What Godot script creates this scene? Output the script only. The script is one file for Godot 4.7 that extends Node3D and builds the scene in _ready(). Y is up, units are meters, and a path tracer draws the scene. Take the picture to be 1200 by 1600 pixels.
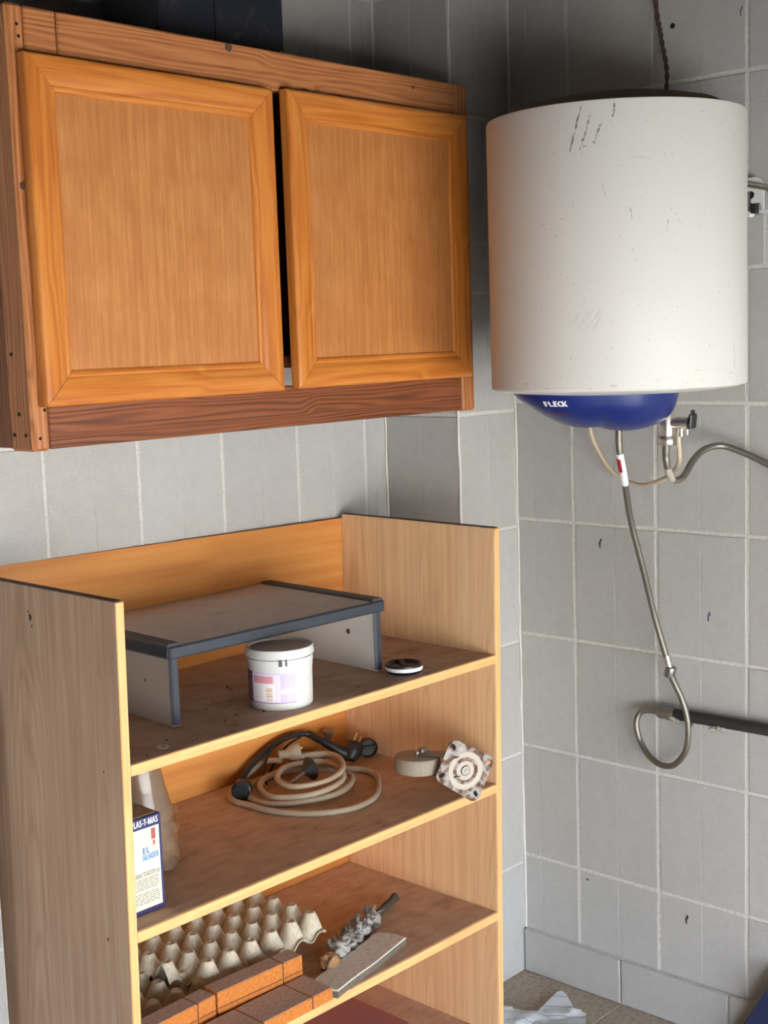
extends Node3D
# A kitchen corner: wall cupboard, water heater, open bookcase with odds and ends. Metres, y up.
# x = 0 is the right wall, z = 0 the front of the pilaster, the camera looks from -x, +z.

const ROW := 0.2525
const COL := 0.1975
const GROUT := 0.0062
var M := {}
var names := {}
var rng := RandomNumberGenerator.new()
var BK := Transform3D(Basis(Vector3.UP, -0.0168), Vector3(-0.3647, 0, 0.2145))   # the bookcase: local x 0..-W, z 0..-D

# ------------------------------------------------------------------ geometry
class Geo:
	var v := PackedVector3Array()
	var n := PackedVector3Array()
	var uv := PackedVector2Array()
	var tf := Transform3D()
	func tri(a: Vector3, b: Vector3, c: Vector3, na: Vector3, nb: Vector3, nc: Vector3, ua := Vector2.ZERO, ub := Vector2.ZERO, uc := Vector2.ZERO) -> void:
		if (b - a).cross(c - a).dot(na + nb + nc) > 0.0:
			var t := b; b = c; c = t
			var tn := nb; nb = nc; nc = tn
			var tu := ub; ub = uc; uc = tu
		v.append(tf * a); v.append(tf * b); v.append(tf * c)
		n.append((tf.basis * na).normalized()); n.append((tf.basis * nb).normalized()); n.append((tf.basis * nc).normalized())
		uv.append(ua); uv.append(ub); uv.append(uc)
	func quad(a: Vector3, b: Vector3, c: Vector3, d: Vector3, na: Vector3, nb: Vector3, nc: Vector3, nd: Vector3, ua := Vector2.ZERO, ub := Vector2.ZERO, uc := Vector2.ZERO, ud := Vector2.ZERO) -> void:
		tri(a, b, c, na, nb, nc, ua, ub, uc)
		tri(a, c, d, na, nc, nd, ua, uc, ud)
	func flat(a: Vector3, b: Vector3, c: Vector3, d: Vector3, out: Vector3, ua := Vector2.ZERO, ub := Vector2.ZERO, uc := Vector2.ZERO, ud := Vector2.ZERO) -> void:
		var nn := (b - a).cross(d - a)
		if nn.length() < 1e-12: nn = (c - b).cross(d - b)
		nn = nn.normalized()
		if nn.dot(out) < 0: nn = -nn
		quad(a, b, c, d, nn, nn, nn, nn, ua, ub, uc, ud)
	func mesh() -> ArrayMesh:
		var a := []
		a.resize(Mesh.ARRAY_MAX)
		a[Mesh.ARRAY_VERTEX] = v; a[Mesh.ARRAY_NORMAL] = n; a[Mesh.ARRAY_TEX_UV] = uv
		var m := ArrayMesh.new()
		m.add_surface_from_arrays(Mesh.PRIMITIVE_TRIANGLES, a)
		return m

# chamfered box; the grain (v of the texture, in metres) runs along axis
func box(g: Geo, c: Vector3, s: Vector3, b := 0.001, axis := 1, off := Vector2(-1, -1)) -> void:
	var h := s / 2
	b = minf(b, minf(h.x, minf(h.y, h.z)) * 0.9)
	if off.x < 0: off = Vector2(rng.randf(), rng.randf())
	var uvf := func(p: Vector3, k: int) -> Vector2:
		var a := axis
		if k == axis: a = (axis + 1) % 3
		var o := 3 - k - a
		return Vector2(p[o], p[a]) + off + Vector2(0.07 * k, 0)
	for k in 3:
		var i := (k + 1) % 3
		var j := (k + 2) % 3
		for sg in [-1.0, 1.0]:
			var q := []
			for e in [[-1, -1], [1, -1], [1, 1], [-1, 1]]:
				var p := Vector3.ZERO
				p[k] = sg * h[k]; p[i] = e[0] * (h[i] - b); p[j] = e[1] * (h[j] - b)
				q.append(p)
			var nn := Vector3.ZERO
			nn[k] = sg
			g.quad(c + q[0], c + q[1], c + q[2], c + q[3], nn, nn, nn, nn, uvf.call(q[0], k), uvf.call(q[1], k), uvf.call(q[2], k), uvf.call(q[3], k))
	if b <= 0: return
	for k in 3:
		var i := (k + 1) % 3
		var j := (k + 2) % 3
		for si in [-1.0, 1.0]:
			for sj in [-1.0, 1.0]:
				var q := []
				for e in [[0, -1], [0, 1], [1, 1], [1, -1]]:
					var p := Vector3.ZERO
					p[i] = si * (h[i] - (b if e[0] == 1 else 0.0)); p[j] = sj * (h[j] - (0.0 if e[0] == 1 else b)); p[k] = e[1] * (h[k] - b)
					q.append(p)
				var ni := Vector3.ZERO
				ni[i] = si; ni[j] = sj
				ni = ni.normalized()
				g.quad(c + q[0], c + q[1], c + q[2], c + q[3], ni, ni, ni, ni, uvf.call(q[0], i), uvf.call(q[1], i), uvf.call(q[2], i), uvf.call(q[3], i))
	for sx in [-1.0, 1.0]:
		for sy in [-1.0, 1.0]:
			for sz in [-1.0, 1.0]:
				var nn := Vector3(sx, sy, sz).normalized()
				var p0 := c + Vector3(sx * h.x, sy * (h.y - b), sz * (h.z - b))
				var p1 := c + Vector3(sx * (h.x - b), sy * h.y, sz * (h.z - b))
				var p2 := c + Vector3(sx * (h.x - b), sy * (h.y - b), sz * h.z)
				g.tri(p0, p1, p2, nn, nn, nn, off, off, off)

func box_mesh(s: Vector3, b := 0.001, axis := 1, c := Vector3.ZERO, off := Vector2(-1, -1)) -> ArrayMesh:
	var g := Geo.new()
	box(g, c, s, b, axis, off)
	return g.mesh()

# turned shape: points (radius, height), smooth unless the profile turns sharply
func lathe(g: Geo, pr: Array, seg := 32, squash := Vector2.ONE) -> void:
	var k := pr.size() - 1
	var sn := []
	var ln := [0.0]
	for i in k:
		var d: Vector2 = pr[i + 1] - pr[i]
		sn.append(Vector2(d.y, -d.x).normalized())
		ln.append(ln[-1] + d.length())
	for i in k:
		var n0: Vector2 = sn[i]
		var n1: Vector2 = sn[i]
		if i > 0 and sn[i - 1].dot(sn[i]) > 0.7: n0 = (sn[i - 1] + sn[i]).normalized()
		if i < k - 1 and sn[i + 1].dot(sn[i]) > 0.7: n1 = (sn[i + 1] + sn[i]).normalized()
		var p0: Vector2 = pr[i]
		var p1: Vector2 = pr[i + 1]
		for s in seg:
			var a0 := TAU * s / seg
			var a1 := TAU * (s + 1) / seg
			var c0 := Vector3(cos(a0) * squash.x, 0, sin(a0) * squash.y)
			var c1 := Vector3(cos(a1) * squash.x, 0, sin(a1) * squash.y)
			var q := [c0 * p0.x + Vector3.UP * p0.y, c1 * p0.x + Vector3.UP * p0.y, c1 * p1.x + Vector3.UP * p1.y, c0 * p1.x + Vector3.UP * p1.y]
			var m := [c0 * n0.x + Vector3.UP * n0.y, c1 * n0.x + Vector3.UP * n0.y, c1 * n1.x + Vector3.UP * n1.y, c0 * n1.x + Vector3.UP * n1.y]
			var u0 := float(s) / seg
			var u1 := float(s + 1) / seg
			var v0: float = ln[i] / ln[-1]
			var v1: float = ln[i + 1] / ln[-1]
			if p1.x < 1e-6: g.tri(q[0], q[1], q[2], m[0], m[1], m[2], Vector2(u0, v0), Vector2(u1, v0), Vector2(u1, v1))
			elif p0.x < 1e-6: g.tri(q[0], q[2], q[3], m[0], m[2], m[3], Vector2(u0, v0), Vector2(u1, v1), Vector2(u0, v1))
			else: g.quad(q[0], q[1], q[2], q[3], m[0], m[1], m[2], m[3], Vector2(u0, v0), Vector2(u1, v0), Vector2(u1, v1), Vector2(u0, v1))

func lathe_mesh(pr: Array, seg := 32, squash := Vector2.ONE) -> ArrayMesh:
	var g := Geo.new()
	lathe(g, pr, seg, squash)
	return g.mesh()

func spline(p: Array, n := 8) -> Array:
	var out := []
	for i in p.size() - 1:
		var a: Vector3 = p[maxi(i - 1, 0)]
		var b: Vector3 = p[i]
		var c: Vector3 = p[i + 1]
		var d: Vector3 = p[mini(i + 2, p.size() - 1)]
		for k in n:
			var t := float(k) / n
			out.append(0.5 * (2 * b + (c - a) * t + (2 * a - 5 * b + 4 * c - d) * t * t + (3 * b - a - 3 * c + d) * t * t * t))
	out.append(p[-1])
	return out

# tube along points; r is a number or a Callable of the share of the way
func tube(g: Geo, p: Array, r, seg := 10) -> void:
	var t0: Vector3 = (p[1] - p[0]).normalized()
	var up := Vector3.UP if absf(t0.y) < 0.9 else Vector3.RIGHT
	var nx := up.cross(t0).normalized()
	var ring := []
	var along := 0.0
	for i in p.size():
		var t: Vector3 = (p[mini(i + 1, p.size() - 1)] - p[maxi(i - 1, 0)]).normalized()
		nx = (nx - t * nx.dot(t)).normalized()
		var ny := t.cross(nx)
		var rr: float = r.call(float(i) / (p.size() - 1)) if r is Callable else r
		var row := []
		for s in seg + 1:
			var a := TAU * s / seg
			var d := nx * cos(a) + ny * sin(a)
			row.append([p[i] + d * rr, d, Vector2(float(s) / seg, along)])
		ring.append(row)
		if i < p.size() - 1: along += p[i].distance_to(p[i + 1])
	for i in p.size() - 1:
		for s in seg:
			var a = ring[i][s]
			var b = ring[i][s + 1]
			var c = ring[i + 1][s + 1]
			var d = ring[i + 1][s]
			g.quad(a[0], b[0], c[0], d[0], a[1], b[1], c[1], d[1], a[2], b[2], c[2], d[2])
	for e in [0, p.size() - 1]:
		var t: Vector3 = (p[1] - p[0]).normalized() if e > 0 else (p[0] - p[1]).normalized()
		if e > 0: t = (p[-1] - p[-2]).normalized()
		for s in seg: g.tri(p[e], ring[e][s][0], ring[e][s + 1][0], t, t, t)

func tube_mesh(p: Array, r, seg := 10) -> ArrayMesh:
	var g := Geo.new()
	tube(g, p, r, seg)
	return g.mesh()

# flat outline (x, y) given thickness along z, front at z = 0, edges eased by b
func slab(g: Geo, o: PackedVector2Array, depth: float, b := 0.0) -> void:
	if Geometry2D.is_polygon_clockwise(o): o.reverse()
	var inn := o
	if b > 0:
		inn = PackedVector2Array()
		var k := o.size()
		for i in k:
			var e0 := (o[i] - o[(i + k - 1) % k]).normalized()
			var e1 := (o[(i + 1) % k] - o[i]).normalized()
			var m := (Vector2(-e0.y, e0.x) + Vector2(-e1.y, e1.x)).normalized()
			inn.append(o[i] + m * b / maxf(0.4, m.dot(Vector2(-e1.y, e1.x))))
	var idx := Geometry2D.triangulate_polygon(inn)
	for z in [0.0, -depth]:
		var nn := Vector3(0, 0, 1.0 if z == 0.0 else -1.0)
		for i in range(0, idx.size(), 3):
			var q := [inn[idx[i]], inn[idx[i + 1]], inn[idx[i + 2]]]
			g.tri(Vector3(q[0].x, q[0].y, z), Vector3(q[1].x, q[1].y, z), Vector3(q[2].x, q[2].y, z), nn, nn, nn, q[0], q[1], q[2])
	var k2 := o.size()
	var gone := 0.0
	for i in k2:
		var a := o[i]
		var c := o[(i + 1) % k2]
		var s0 := gone
		gone += a.distance_to(c)
		var ai := inn[i]
		var ci := inn[(i + 1) % k2]
		var e := (c - a).normalized()
		var out := Vector3(e.y, -e.x, 0)
		g.flat(Vector3(a.x, a.y, -b), Vector3(c.x, c.y, -b), Vector3(c.x, c.y, b - depth), Vector3(a.x, a.y, b - depth), out, Vector2(0, s0), Vector2(0, gone), Vector2(depth, gone), Vector2(depth, s0))
		if b > 0:
			g.flat(Vector3(ai.x, ai.y, 0), Vector3(ci.x, ci.y, 0), Vector3(c.x, c.y, -b), Vector3(a.x, a.y, -b), out + Vector3(0, 0, 1), ai, ci, c, a)
			g.flat(Vector3(ai.x, ai.y, -depth), Vector3(ci.x, ci.y, -depth), Vector3(c.x, c.y, b - depth), Vector3(a.x, a.y, b - depth), out - Vector3(0, 0, 1), ai, ci, c, a)

# closed sheet over a grid: top(x, z) and the same surface t lower
func sheet(g: Geo, x0: float, x1: float, nx: int, z0: float, z1: float, nz: int, f: Callable, t: float, keep = null) -> void:
	var P := []
	for i in nx + 1:
		var row := []
		for k in nz + 1:
			var x := lerpf(x0, x1, float(i) / nx)
			var z := lerpf(z0, z1, float(k) / nz)
			row.append(Vector3(x, f.call(x, z), z))
		P.append(row)
	var N := []
	for i in nx + 1:
		var row := []
		for k in nz + 1:
			var dx: Vector3 = P[mini(i + 1, nx)][k] - P[maxi(i - 1, 0)][k]
			var dz: Vector3 = P[i][mini(k + 1, nz)] - P[i][maxi(k - 1, 0)]
			row.append(dz.cross(dx).normalized())
		N.append(row)
	var has := func(i: int, k: int) -> bool:
		if i < 0 or k < 0 or i >= nx or k >= nz: return false
		return keep == null or keep.call(lerpf(x0, x1, (i + 0.5) / nx), lerpf(z0, z1, (k + 0.5) / nz))
	for i in nx:
		for k in nz:
			if not has.call(i, k): continue
			var c := [[i, k], [i + 1, k], [i + 1, k + 1], [i, k + 1]]
			var p := []
			var m := []
			var w := []
			var u := []
			for e in c:
				p.append(P[e[0]][e[1]]); m.append(N[e[0]][e[1]])
				w.append(P[e[0]][e[1]] - N[e[0]][e[1]] * t); u.append(Vector2(p[-1].x, p[-1].z))
			g.quad(p[0], p[1], p[2], p[3], m[0], m[1], m[2], m[3], u[0], u[1], u[2], u[3])
			g.quad(w[0], w[1], w[2], w[3], -m[0], -m[1], -m[2], -m[3], u[0], u[1], u[2], u[3])
			var nb := [[i, k - 1], [i + 1, k], [i, k + 1], [i - 1, k]]
			for e in 4:
				if not has.call(nb[e][0], nb[e][1]):
					var a := e
					var b := (e + 1) % 4
					var mid: Vector3 = (p[0] + p[1] + p[2] + p[3]) / 4
					g.flat(p[a], p[b], w[b], w[a], (p[a] + p[b]) / 2 - mid, u[a], u[b], u[b], u[a])

# lumpy ball
func lump(g: Geo, c: Vector3, r: Vector3, rough: float, freq: float, seed_: int, nu := 14, nv := 10) -> void:
	var fn := FastNoiseLite.new()
	fn.seed = seed_; fn.frequency = freq
	var P := []
	for i in nv + 1:
		var row := []
		for k in nu + 1:
			var th := PI * i / nv
			var ph := TAU * (k % nu) / nu
			var d := Vector3(sin(th) * cos(ph), cos(th), sin(th) * sin(ph))
			var q := d * r
			row.append(c + q * (1.0 + rough * fn.get_noise_3dv((c + q) * 100.0)))
		P.append(row)
	for i in nv:
		for k in nu:
			var q := [P[i][k], P[i][k + 1], P[i + 1][k + 1], P[i + 1][k]]
			var m := []
			for e in [[i, k], [i, k + 1], [i + 1, k + 1], [i + 1, k]]:
				var kk: int = e[1]
				var du: Vector3 = P[e[0]][(kk + 1) % nu] - P[e[0]][(kk + nu - 1) % nu]
				var dv: Vector3 = P[mini(e[0] + 1, nv)][kk] - P[maxi(e[0] - 1, 0)][kk]
				var nn := du.cross(dv).normalized()
				var away: Vector3 = P[e[0]][kk] - c
				if nn.length() < 0.5: nn = away.normalized()
				if nn.dot(away) < 0: nn = -nn
				m.append(nn)
			g.quad(q[0], q[1], q[2], q[3], m[0], m[1], m[2], m[3], Vector2(q[0].x, q[0].y), Vector2(q[1].x, q[1].y), Vector2(q[2].x, q[2].y), Vector2(q[3].x, q[3].y))

# ------------------------------------------------------------------ nodes
func called(parent: Node, nm: String) -> String:
	var key := str(parent.get_instance_id()) + nm
	var k: int = names.get(key, 0)
	names[key] = k + 1
	return nm if k == 0 else "%s_%03d" % [nm, k]

func tag(o: Node, label: String, category := "", group := "", kind := "") -> Node:
	if label: o.set_meta("label", label)
	if category: o.set_meta("category", category)
	if group: o.set_meta("group", group)
	if kind: o.set_meta("kind", kind)
	return o

func thing(nm: String, label: String, category: String, at := Transform3D(), group := "") -> Node3D:
	var o := Node3D.new()
	o.name = called(self, nm)
	o.transform = at
	add_child(o, true)
	tag(o, label, category, group)
	return o

func put(nm: String, mesh: Mesh, mat: Material, parent: Node = self, at := Transform3D(), label := "") -> MeshInstance3D:
	var o := MeshInstance3D.new()
	o.name = called(parent, nm)
	o.mesh = mesh
	o.material_override = mat
	o.transform = at
	parent.add_child(o, true)
	if label: o.set_meta("label", label)
	return o

func T(x: float, y: float, z: float, b := Basis()) -> Transform3D:
	return Transform3D(b, Vector3(x, y, z))

# a place on a bookcase shelf (the case leans, its shelves stay level)
func on(x: float, y: float, z: float, turn := 0.0) -> Transform3D:
	return BK * Transform3D(Basis(Vector3.UP, turn), Vector3(x + 0.0176 * y, y, z + 0.0032 * y))

# ------------------------------------------------------------------ textures
func noise(w: int, h: int, freq: float, sd: int, oct := 3, type := FastNoiseLite.TYPE_SIMPLEX_SMOOTH, stretch := 1) -> PackedByteArray:
	var f := FastNoiseLite.new()
	f.seed = sd; f.frequency = freq; f.noise_type = type
	f.fractal_octaves = oct
	var im := f.get_seamless_image(w, maxi(4, h / stretch), false, false, 0.1)
	if stretch > 1: im.resize(w, h, Image.INTERPOLATE_CUBIC)
	im.convert(Image.FORMAT_L8)
	return im.get_data()

func ramp(stops: Array) -> PackedByteArray:   # [position, Color] -> 256 rgb
	var out := PackedByteArray()
	for i in 256:
		var t := i / 255.0
		var c: Color = stops[0][1]
		for k in stops.size() - 1:
			if t >= stops[k][0]:
				c = stops[k][1].lerp(stops[k + 1][1], clampf((t - stops[k][0]) / (stops[k + 1][0] - stops[k][0]), 0, 1))
		out.append(int(clampf(c.r, 0, 1) * 255)); out.append(int(clampf(c.g, 0, 1) * 255)); out.append(int(clampf(c.b, 0, 1) * 255))
	return out

func rgb(r: int, g: int, b: int) -> Color:
	return Color(r / 255.0, g / 255.0, b / 255.0)

func image(w: int, h: int, val: PackedByteArray, lut: PackedByteArray) -> Image:
	var d := PackedByteArray()
	d.resize(w * h * 3)
	var j := 0
	for i in w * h:
		var k := val[i] * 3
		d[j] = lut[k]; d[j + 1] = lut[k + 1]; d[j + 2] = lut[k + 2]
		j += 3
	return Image.create_from_data(w, h, false, Image.FORMAT_RGB8, d)

func tex(im: Image) -> ImageTexture:
	im.generate_mipmaps()
	return ImageTexture.create_from_image(im)

func grey(w: int, h: int, val: PackedByteArray) -> ImageTexture:
	return tex(Image.create_from_data(w, h, false, Image.FORMAT_L8, val))

# softwood: dark late-wood lines along v, bent by a slow noise and by knots [u, v, radius]
func pine(w: int, h: int, sd: int, lines: float, warp: float, sharp: float, fibre: float, knots := []) -> PackedByteArray:
	var a := noise(w, h, 0.006, sd, 2, FastNoiseLite.TYPE_SIMPLEX_SMOOTH, 6)
	var b := noise(w, h, 0.11, sd + 1, 2, FastNoiseLite.TYPE_SIMPLEX, 24)
	var c := noise(w, h, 0.02, sd + 2, 2, FastNoiseLite.TYPE_SIMPLEX_SMOOTH, 10)
	var out := PackedByteArray()
	out.resize(w * h)
	for y in h:
		var vy := float(y) / h
		for x in w:
			var i := y * w + x
			var u := float(x) / w
			var core := 0.0
			var f := u * lines + (a[i] / 255.0 - 0.5) * warp
			for k in knots:
				var dx: float = (u - k[0]) / k[2]
				var dy: float = (vy - k[1]) / k[2] * 0.8
				var d2: float = dx * dx + dy * dy
				if d2 < 9.0:
					f += 1.6 * exp(-d2 * 0.6) * signf(dx + 0.001)
					core = maxf(core, exp(-d2 * 3.5))
			var s := pow(0.5 + 0.5 * sin(TAU * f), sharp)
			var t := s * (1.0 - fibre) * (0.45 + 0.55 * c[i] / 255.0) + fibre * b[i] / 255.0
			t = maxf(t, core)
			out[i] = int(clampf(t, 0, 1) * 255)
	return out

# veneer: short dark pores on a slow streak; arch adds cathedral figure of that strength
func veneer(w: int, h: int, sd: int, pore: float, arch := 0.0, arches := []) -> PackedByteArray:
	var a := noise(w, h, 0.30, sd, 1, FastNoiseLite.TYPE_SIMPLEX, 36)
	var b := noise(w, h, 0.05, sd + 1, 3, FastNoiseLite.TYPE_SIMPLEX_SMOOTH, 40)
	var c := noise(w, h, 0.008, sd + 2, 2, FastNoiseLite.TYPE_SIMPLEX_SMOOTH, 3)
	var out := PackedByteArray()
	out.resize(w * h)
	for y in h:
		var vy := float(y) / h
		for x in w:
			var i := y * w + x
			var p := clampf((a[i] - 150) / 70.0, 0, 1)
			var t := 0.30 + 0.45 * (b[i] / 255.0 - 0.5) + 0.25 * (c[i] / 255.0 - 0.5) + pore * p
			if arch > 0.0:
				var u := float(x) / w
				for k in arches:
					var du: float = absf(u - k[0]) / k[1]
					if du < 1.0:
						var f: float = du * du * 7.0 + vy * k[2] + (c[i] / 255.0) * 1.5
						t += arch * (1.0 - du * du) * (pow(0.5 + 0.5 * sin(TAU * f), 2.0) - 0.35)
			out[i] = int(clampf(t, 0, 1) * 255)
	return out

func mat(nm: String, col: Color, rough := 0.6, metal := 0.0, t: Texture2D = null, sc := Vector3.ONE) -> StandardMaterial3D:
	var m := StandardMaterial3D.new()
	m.albedo_color = col; m.roughness = rough; m.metallic = metal
	if t:
		m.albedo_texture = t
		m.uv1_scale = sc
	M[nm] = m
	return m

func relief(m: StandardMaterial3D, t: Texture2D, cm: float) -> void:
	m.heightmap_enabled = true
	m.heightmap_texture = t
	m.heightmap_scale = cm

# line with soft edges on an image, in pixels
func stroke(im: Image, a: Vector2, b: Vector2, w: float, c: Color, alpha: float, rag := 0.0) -> void:
	var steps := int(a.distance_to(b)) + 1
	for s in steps + 1:
		var p := a.lerp(b, float(s) / steps)
		if rag > 0 and rng.randf() < rag: continue
		var r := int(ceil(w))
		for dy in range(-r, r + 1):
			for dx in range(-r, r + 1):
				var q := Vector2i(int(p.x) + dx, int(p.y) + dy)
				if q.x < 0 or q.y < 0 or q.x >= im.get_width() or q.y >= im.get_height(): continue
				var f := alpha * clampf(w + 0.5 - Vector2(dx, dy).length(), 0, 1)
				if f > 0: im.set_pixelv(q, im.get_pixelv(q).lerp(c, f))

func materials() -> void:
	# wall tiles: fine leathery grain
	var n1 := noise(512, 512, 0.16, 11, 3, FastNoiseLite.TYPE_SIMPLEX)
	var n2 := noise(512, 512, 0.012, 12, 3)
	var val := PackedByteArray()
	val.resize(512 * 512)
	for i in val.size(): val[i] = int(clampf(n1[i] * 0.9 + n2[i] * 0.1, 0, 255))
	var tt := tex(image(512, 512, val, ramp([[0.05, rgb(144, 143, 140)], [0.36, rgb(178, 177, 174)], [0.6, rgb(189, 188, 185)], [1.0, rgb(206, 205, 202)]])))
	var th := grey(512, 512, n1)
	for k in 4:
		var f: float = [1.0, 0.985, 1.012, 0.993][k]
		var m := mat("tile%d" % k, Color(f, f * [1.0, 0.998, 1.0, 0.994][k], f * [1.0, 0.995, 0.998, 0.985][k]), 0.5, 0.0, tt, Vector3(5, 5, 1))
		relief(m, th, 0.08)
	var gn := noise(256, 256, 0.08, 21, 3)
	var gt := tex(image(256, 256, gn, ramp([[0.1, rgb(186, 182, 174)], [0.5, rgb(205, 202, 196)], [1.0, rgb(214, 212, 206)]])))
	mat("grout", Color.WHITE, 0.85, 0.0, gt, Vector3(6, 6, 1))
	mat("caulk", rgb(214, 211, 203), 0.8)
	mat("plaster", rgb(150, 147, 140), 0.9)
	mat("soot", rgb(54, 51, 48), 0.95)
	mat("mark", rgb(48, 44, 40), 0.8)
	mat("ink", rgb(38, 50, 92), 0.6)
	# floor
	var f1 := noise(512, 512, 0.05, 31, 4)
	var f2 := noise(512, 512, 0.22, 32, 2, FastNoiseLite.TYPE_SIMPLEX)
	for i in val.size(): val[i] = int(clampf(f1[i] * 0.65 + f2[i] * 0.35, 0, 255))
	var ft := tex(image(512, 512, val, ramp([[0.15, rgb(142, 127, 112)], [0.45, rgb(168, 152, 134)], [0.7, rgb(178, 162, 144)], [1, rgb(198, 184, 166)]])))
	relief(mat("floor", Color.WHITE, 0.8, 0.0, ft, Vector3(2.5, 2.5, 1)), grey(512, 512, f2), 0.06)
	mat("floor_joint", rgb(70, 64, 60), 0.95)
	mat("screed", rgb(186, 183, 177), 0.9)
	mat("yard", rgb(192, 189, 183), 0.95)
	# pine of the cupboard frame
	var p1 := pine(512, 1024, 41, 17.0, 2.0, 1.6, 0.40, [[0.3, 0.22, 0.05], [0.72, 0.7, 0.04]])
	var pt := tex(image(512, 1024, p1, ramp([[0, rgb(192, 130, 80)], [0.35, rgb(176, 112, 64)], [0.7, rgb(148, 88, 48)], [1, rgb(84, 46, 26)]])))
	relief(mat("pine", Color.WHITE, 0.5, 0.0, pt, Vector3(6.5, 1.7, 1)), grey(512, 1024, p1), -0.03)
	var p2 := pine(512, 1024, 44, 20.0, 3.0, 1.3, 0.2, [])
	var pt2 := tex(image(512, 1024, p2, ramp([[0, rgb(142, 82, 46)], [0.4, rgb(120, 66, 35)], [0.75, rgb(88, 46, 25)], [1, rgb(60, 31, 18)]])))
	relief(mat("pine_dark", Color.WHITE, 0.5, 0.0, pt2, Vector3(6.5, 1.5, 1)), grey(512, 1024, p2), -0.05)
	mat("pine_side", rgb(190, 176, 165), 0.55, 0.0, pt, Vector3(6.5, 1.7, 1))
	# varnished door frames and their panels
	var p3 := pine(512, 1024, 47, 5.0, 1.6, 1.0, 0.4, [])
	mat("door_wood", Color.WHITE, 0.33, 0.0, tex(image(512, 1024, p3, ramp([[0, rgb(212, 138, 64)], [0.5, rgb(196, 117, 46)], [1, rgb(164, 88, 32)]]))), Vector3(6.5, 1.6, 1))
	var v1 := veneer(512, 1024, 51, 0.17)
	mat("door_panel", Color.WHITE, 0.42, 0.0, tex(image(512, 1024, v1, ramp([[0, rgb(204, 142, 84)], [0.35, rgb(186, 121, 66)], [0.7, rgb(168, 103, 52)], [1, rgb(136, 80, 40)]]))), Vector3(4, 3.0, 1))
	# beech print of the bookcase, lipping, back board, dusty shelf tops
	var v2 := veneer(512, 1024, 55, 0.10, 0.22, [[0.62, 0.22, 7.0], [0.12, 0.1, 4.0]])
	mat("beech", Color.WHITE, 0.5, 0.0, tex(image(512, 1024, v2, ramp([[0, rgb(242, 206, 162)], [0.35, rgb(232, 190, 144)], [0.7, rgb(212, 168, 122)], [1, rgb(178, 132, 92)]]))), Vector3(2.6, 1.15, 1))
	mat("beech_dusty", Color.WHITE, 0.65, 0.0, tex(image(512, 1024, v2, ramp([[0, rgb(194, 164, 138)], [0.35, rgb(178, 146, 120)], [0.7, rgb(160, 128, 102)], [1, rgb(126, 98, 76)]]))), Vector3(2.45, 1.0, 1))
	var v3 := veneer(256, 512, 58, 0.16)
	mat("lipping", Color.WHITE, 0.5, 0.0, tex(image(256, 512, v3, ramp([[0, rgb(236, 190, 130)], [0.4, rgb(228, 176, 114)], [1, rgb(192, 138, 84)]]))), Vector3(12, 3, 1))
	mat("sawn_edge", rgb(92, 76, 64), 0.9)
	mat("back_board", Color.WHITE, 0.55, 0.0, tex(image(256, 512, veneer(256, 512, 61, 0.05), ramp([[0, rgb(212, 148, 76)], [0.4, rgb(196, 126, 58)], [1, rgb(164, 98, 42)]]))), Vector3(2, 1.4, 1))
	var d1 := noise(512, 512, 0.012, 71, 4)
	var d2 := noise(512, 512, 0.2, 72, 2, FastNoiseLite.TYPE_SIMPLEX)
	var d3 := noise(512, 512, 0.035, 73, 3, FastNoiseLite.TYPE_SIMPLEX, 5)
	for i in val.size():
		var t := d1[i] * 0.5 + d3[i] * 0.35 + d2[i] * 0.15
		if d2[i] > 226 and d1[i] > 120: t = 15.0
		val[i] = int(clampf(t, 0, 255))
	var dt := image(512, 512, val, ramp([[0, rgb(96, 76, 64)], [0.12, rgb(138, 114, 98)], [0.35, rgb(178, 146, 122)], [0.6, rgb(190, 158, 134)], [1, rgb(206, 176, 152)]]))
	for s in 40: stroke(dt, Vector2(rng.randf() * 512, rng.randf() * 512), Vector2(rng.randf() * 512, rng.randf() * 512).lerp(Vector2(256, 256), 0.5), 0.4, rgb(104, 78, 60), 0.12, 0.5)
	mat("shelf_dust", Color.WHITE, 0.7, 0.0, tex(dt), Vector3(2.2, 2.2, 1))
	mat("riser_dust", Color.WHITE, 0.75, 0.0, tex(image(512, 512, val, ramp([[0, rgb(168, 154, 144)], [0.3, rgb(212, 199, 188)], [0.6, rgb(220, 208, 197)], [1, rgb(226, 215, 204)]]))), Vector3(3, 3, 1))
	var e1 := noise(256, 256, 0.25, 75, 2, FastNoiseLite.TYPE_SIMPLEX)
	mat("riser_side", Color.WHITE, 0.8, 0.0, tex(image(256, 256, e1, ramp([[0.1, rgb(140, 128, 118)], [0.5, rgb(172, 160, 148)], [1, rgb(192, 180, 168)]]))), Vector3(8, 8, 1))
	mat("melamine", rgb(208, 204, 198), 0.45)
	mat("edging", rgb(52, 57, 66), 0.42)
	mat("edging_dusty", rgb(92, 88, 86), 0.7)
	# heater
	var him := Image.create(2048, 1024, false, Image.FORMAT_RGB8)
	him.fill(rgb(208, 206, 200))
	heater_wear(him)
	var hm := mat("enamel", Color.WHITE, 0.5, 0.0, tex(him), Vector3.ONE)
	hm.clearcoat_enabled = true
	hm.clearcoat = 0.06; hm.clearcoat_roughness = 0.06
	hm.metallic_specular = 0.25
	mat("enamel_plain", rgb(208, 206, 200), 0.32)
	mat("dust_brown", rgb(112, 92, 74), 0.95)
	mat("blue_plastic", rgb(17, 36, 102), 0.3)
	mat("print_white", rgb(232, 234, 238), 0.5)
	mat("print_red", rgb(150, 30, 40), 0.5)
	mat("black_hole", rgb(14, 13, 12), 0.9)
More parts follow.
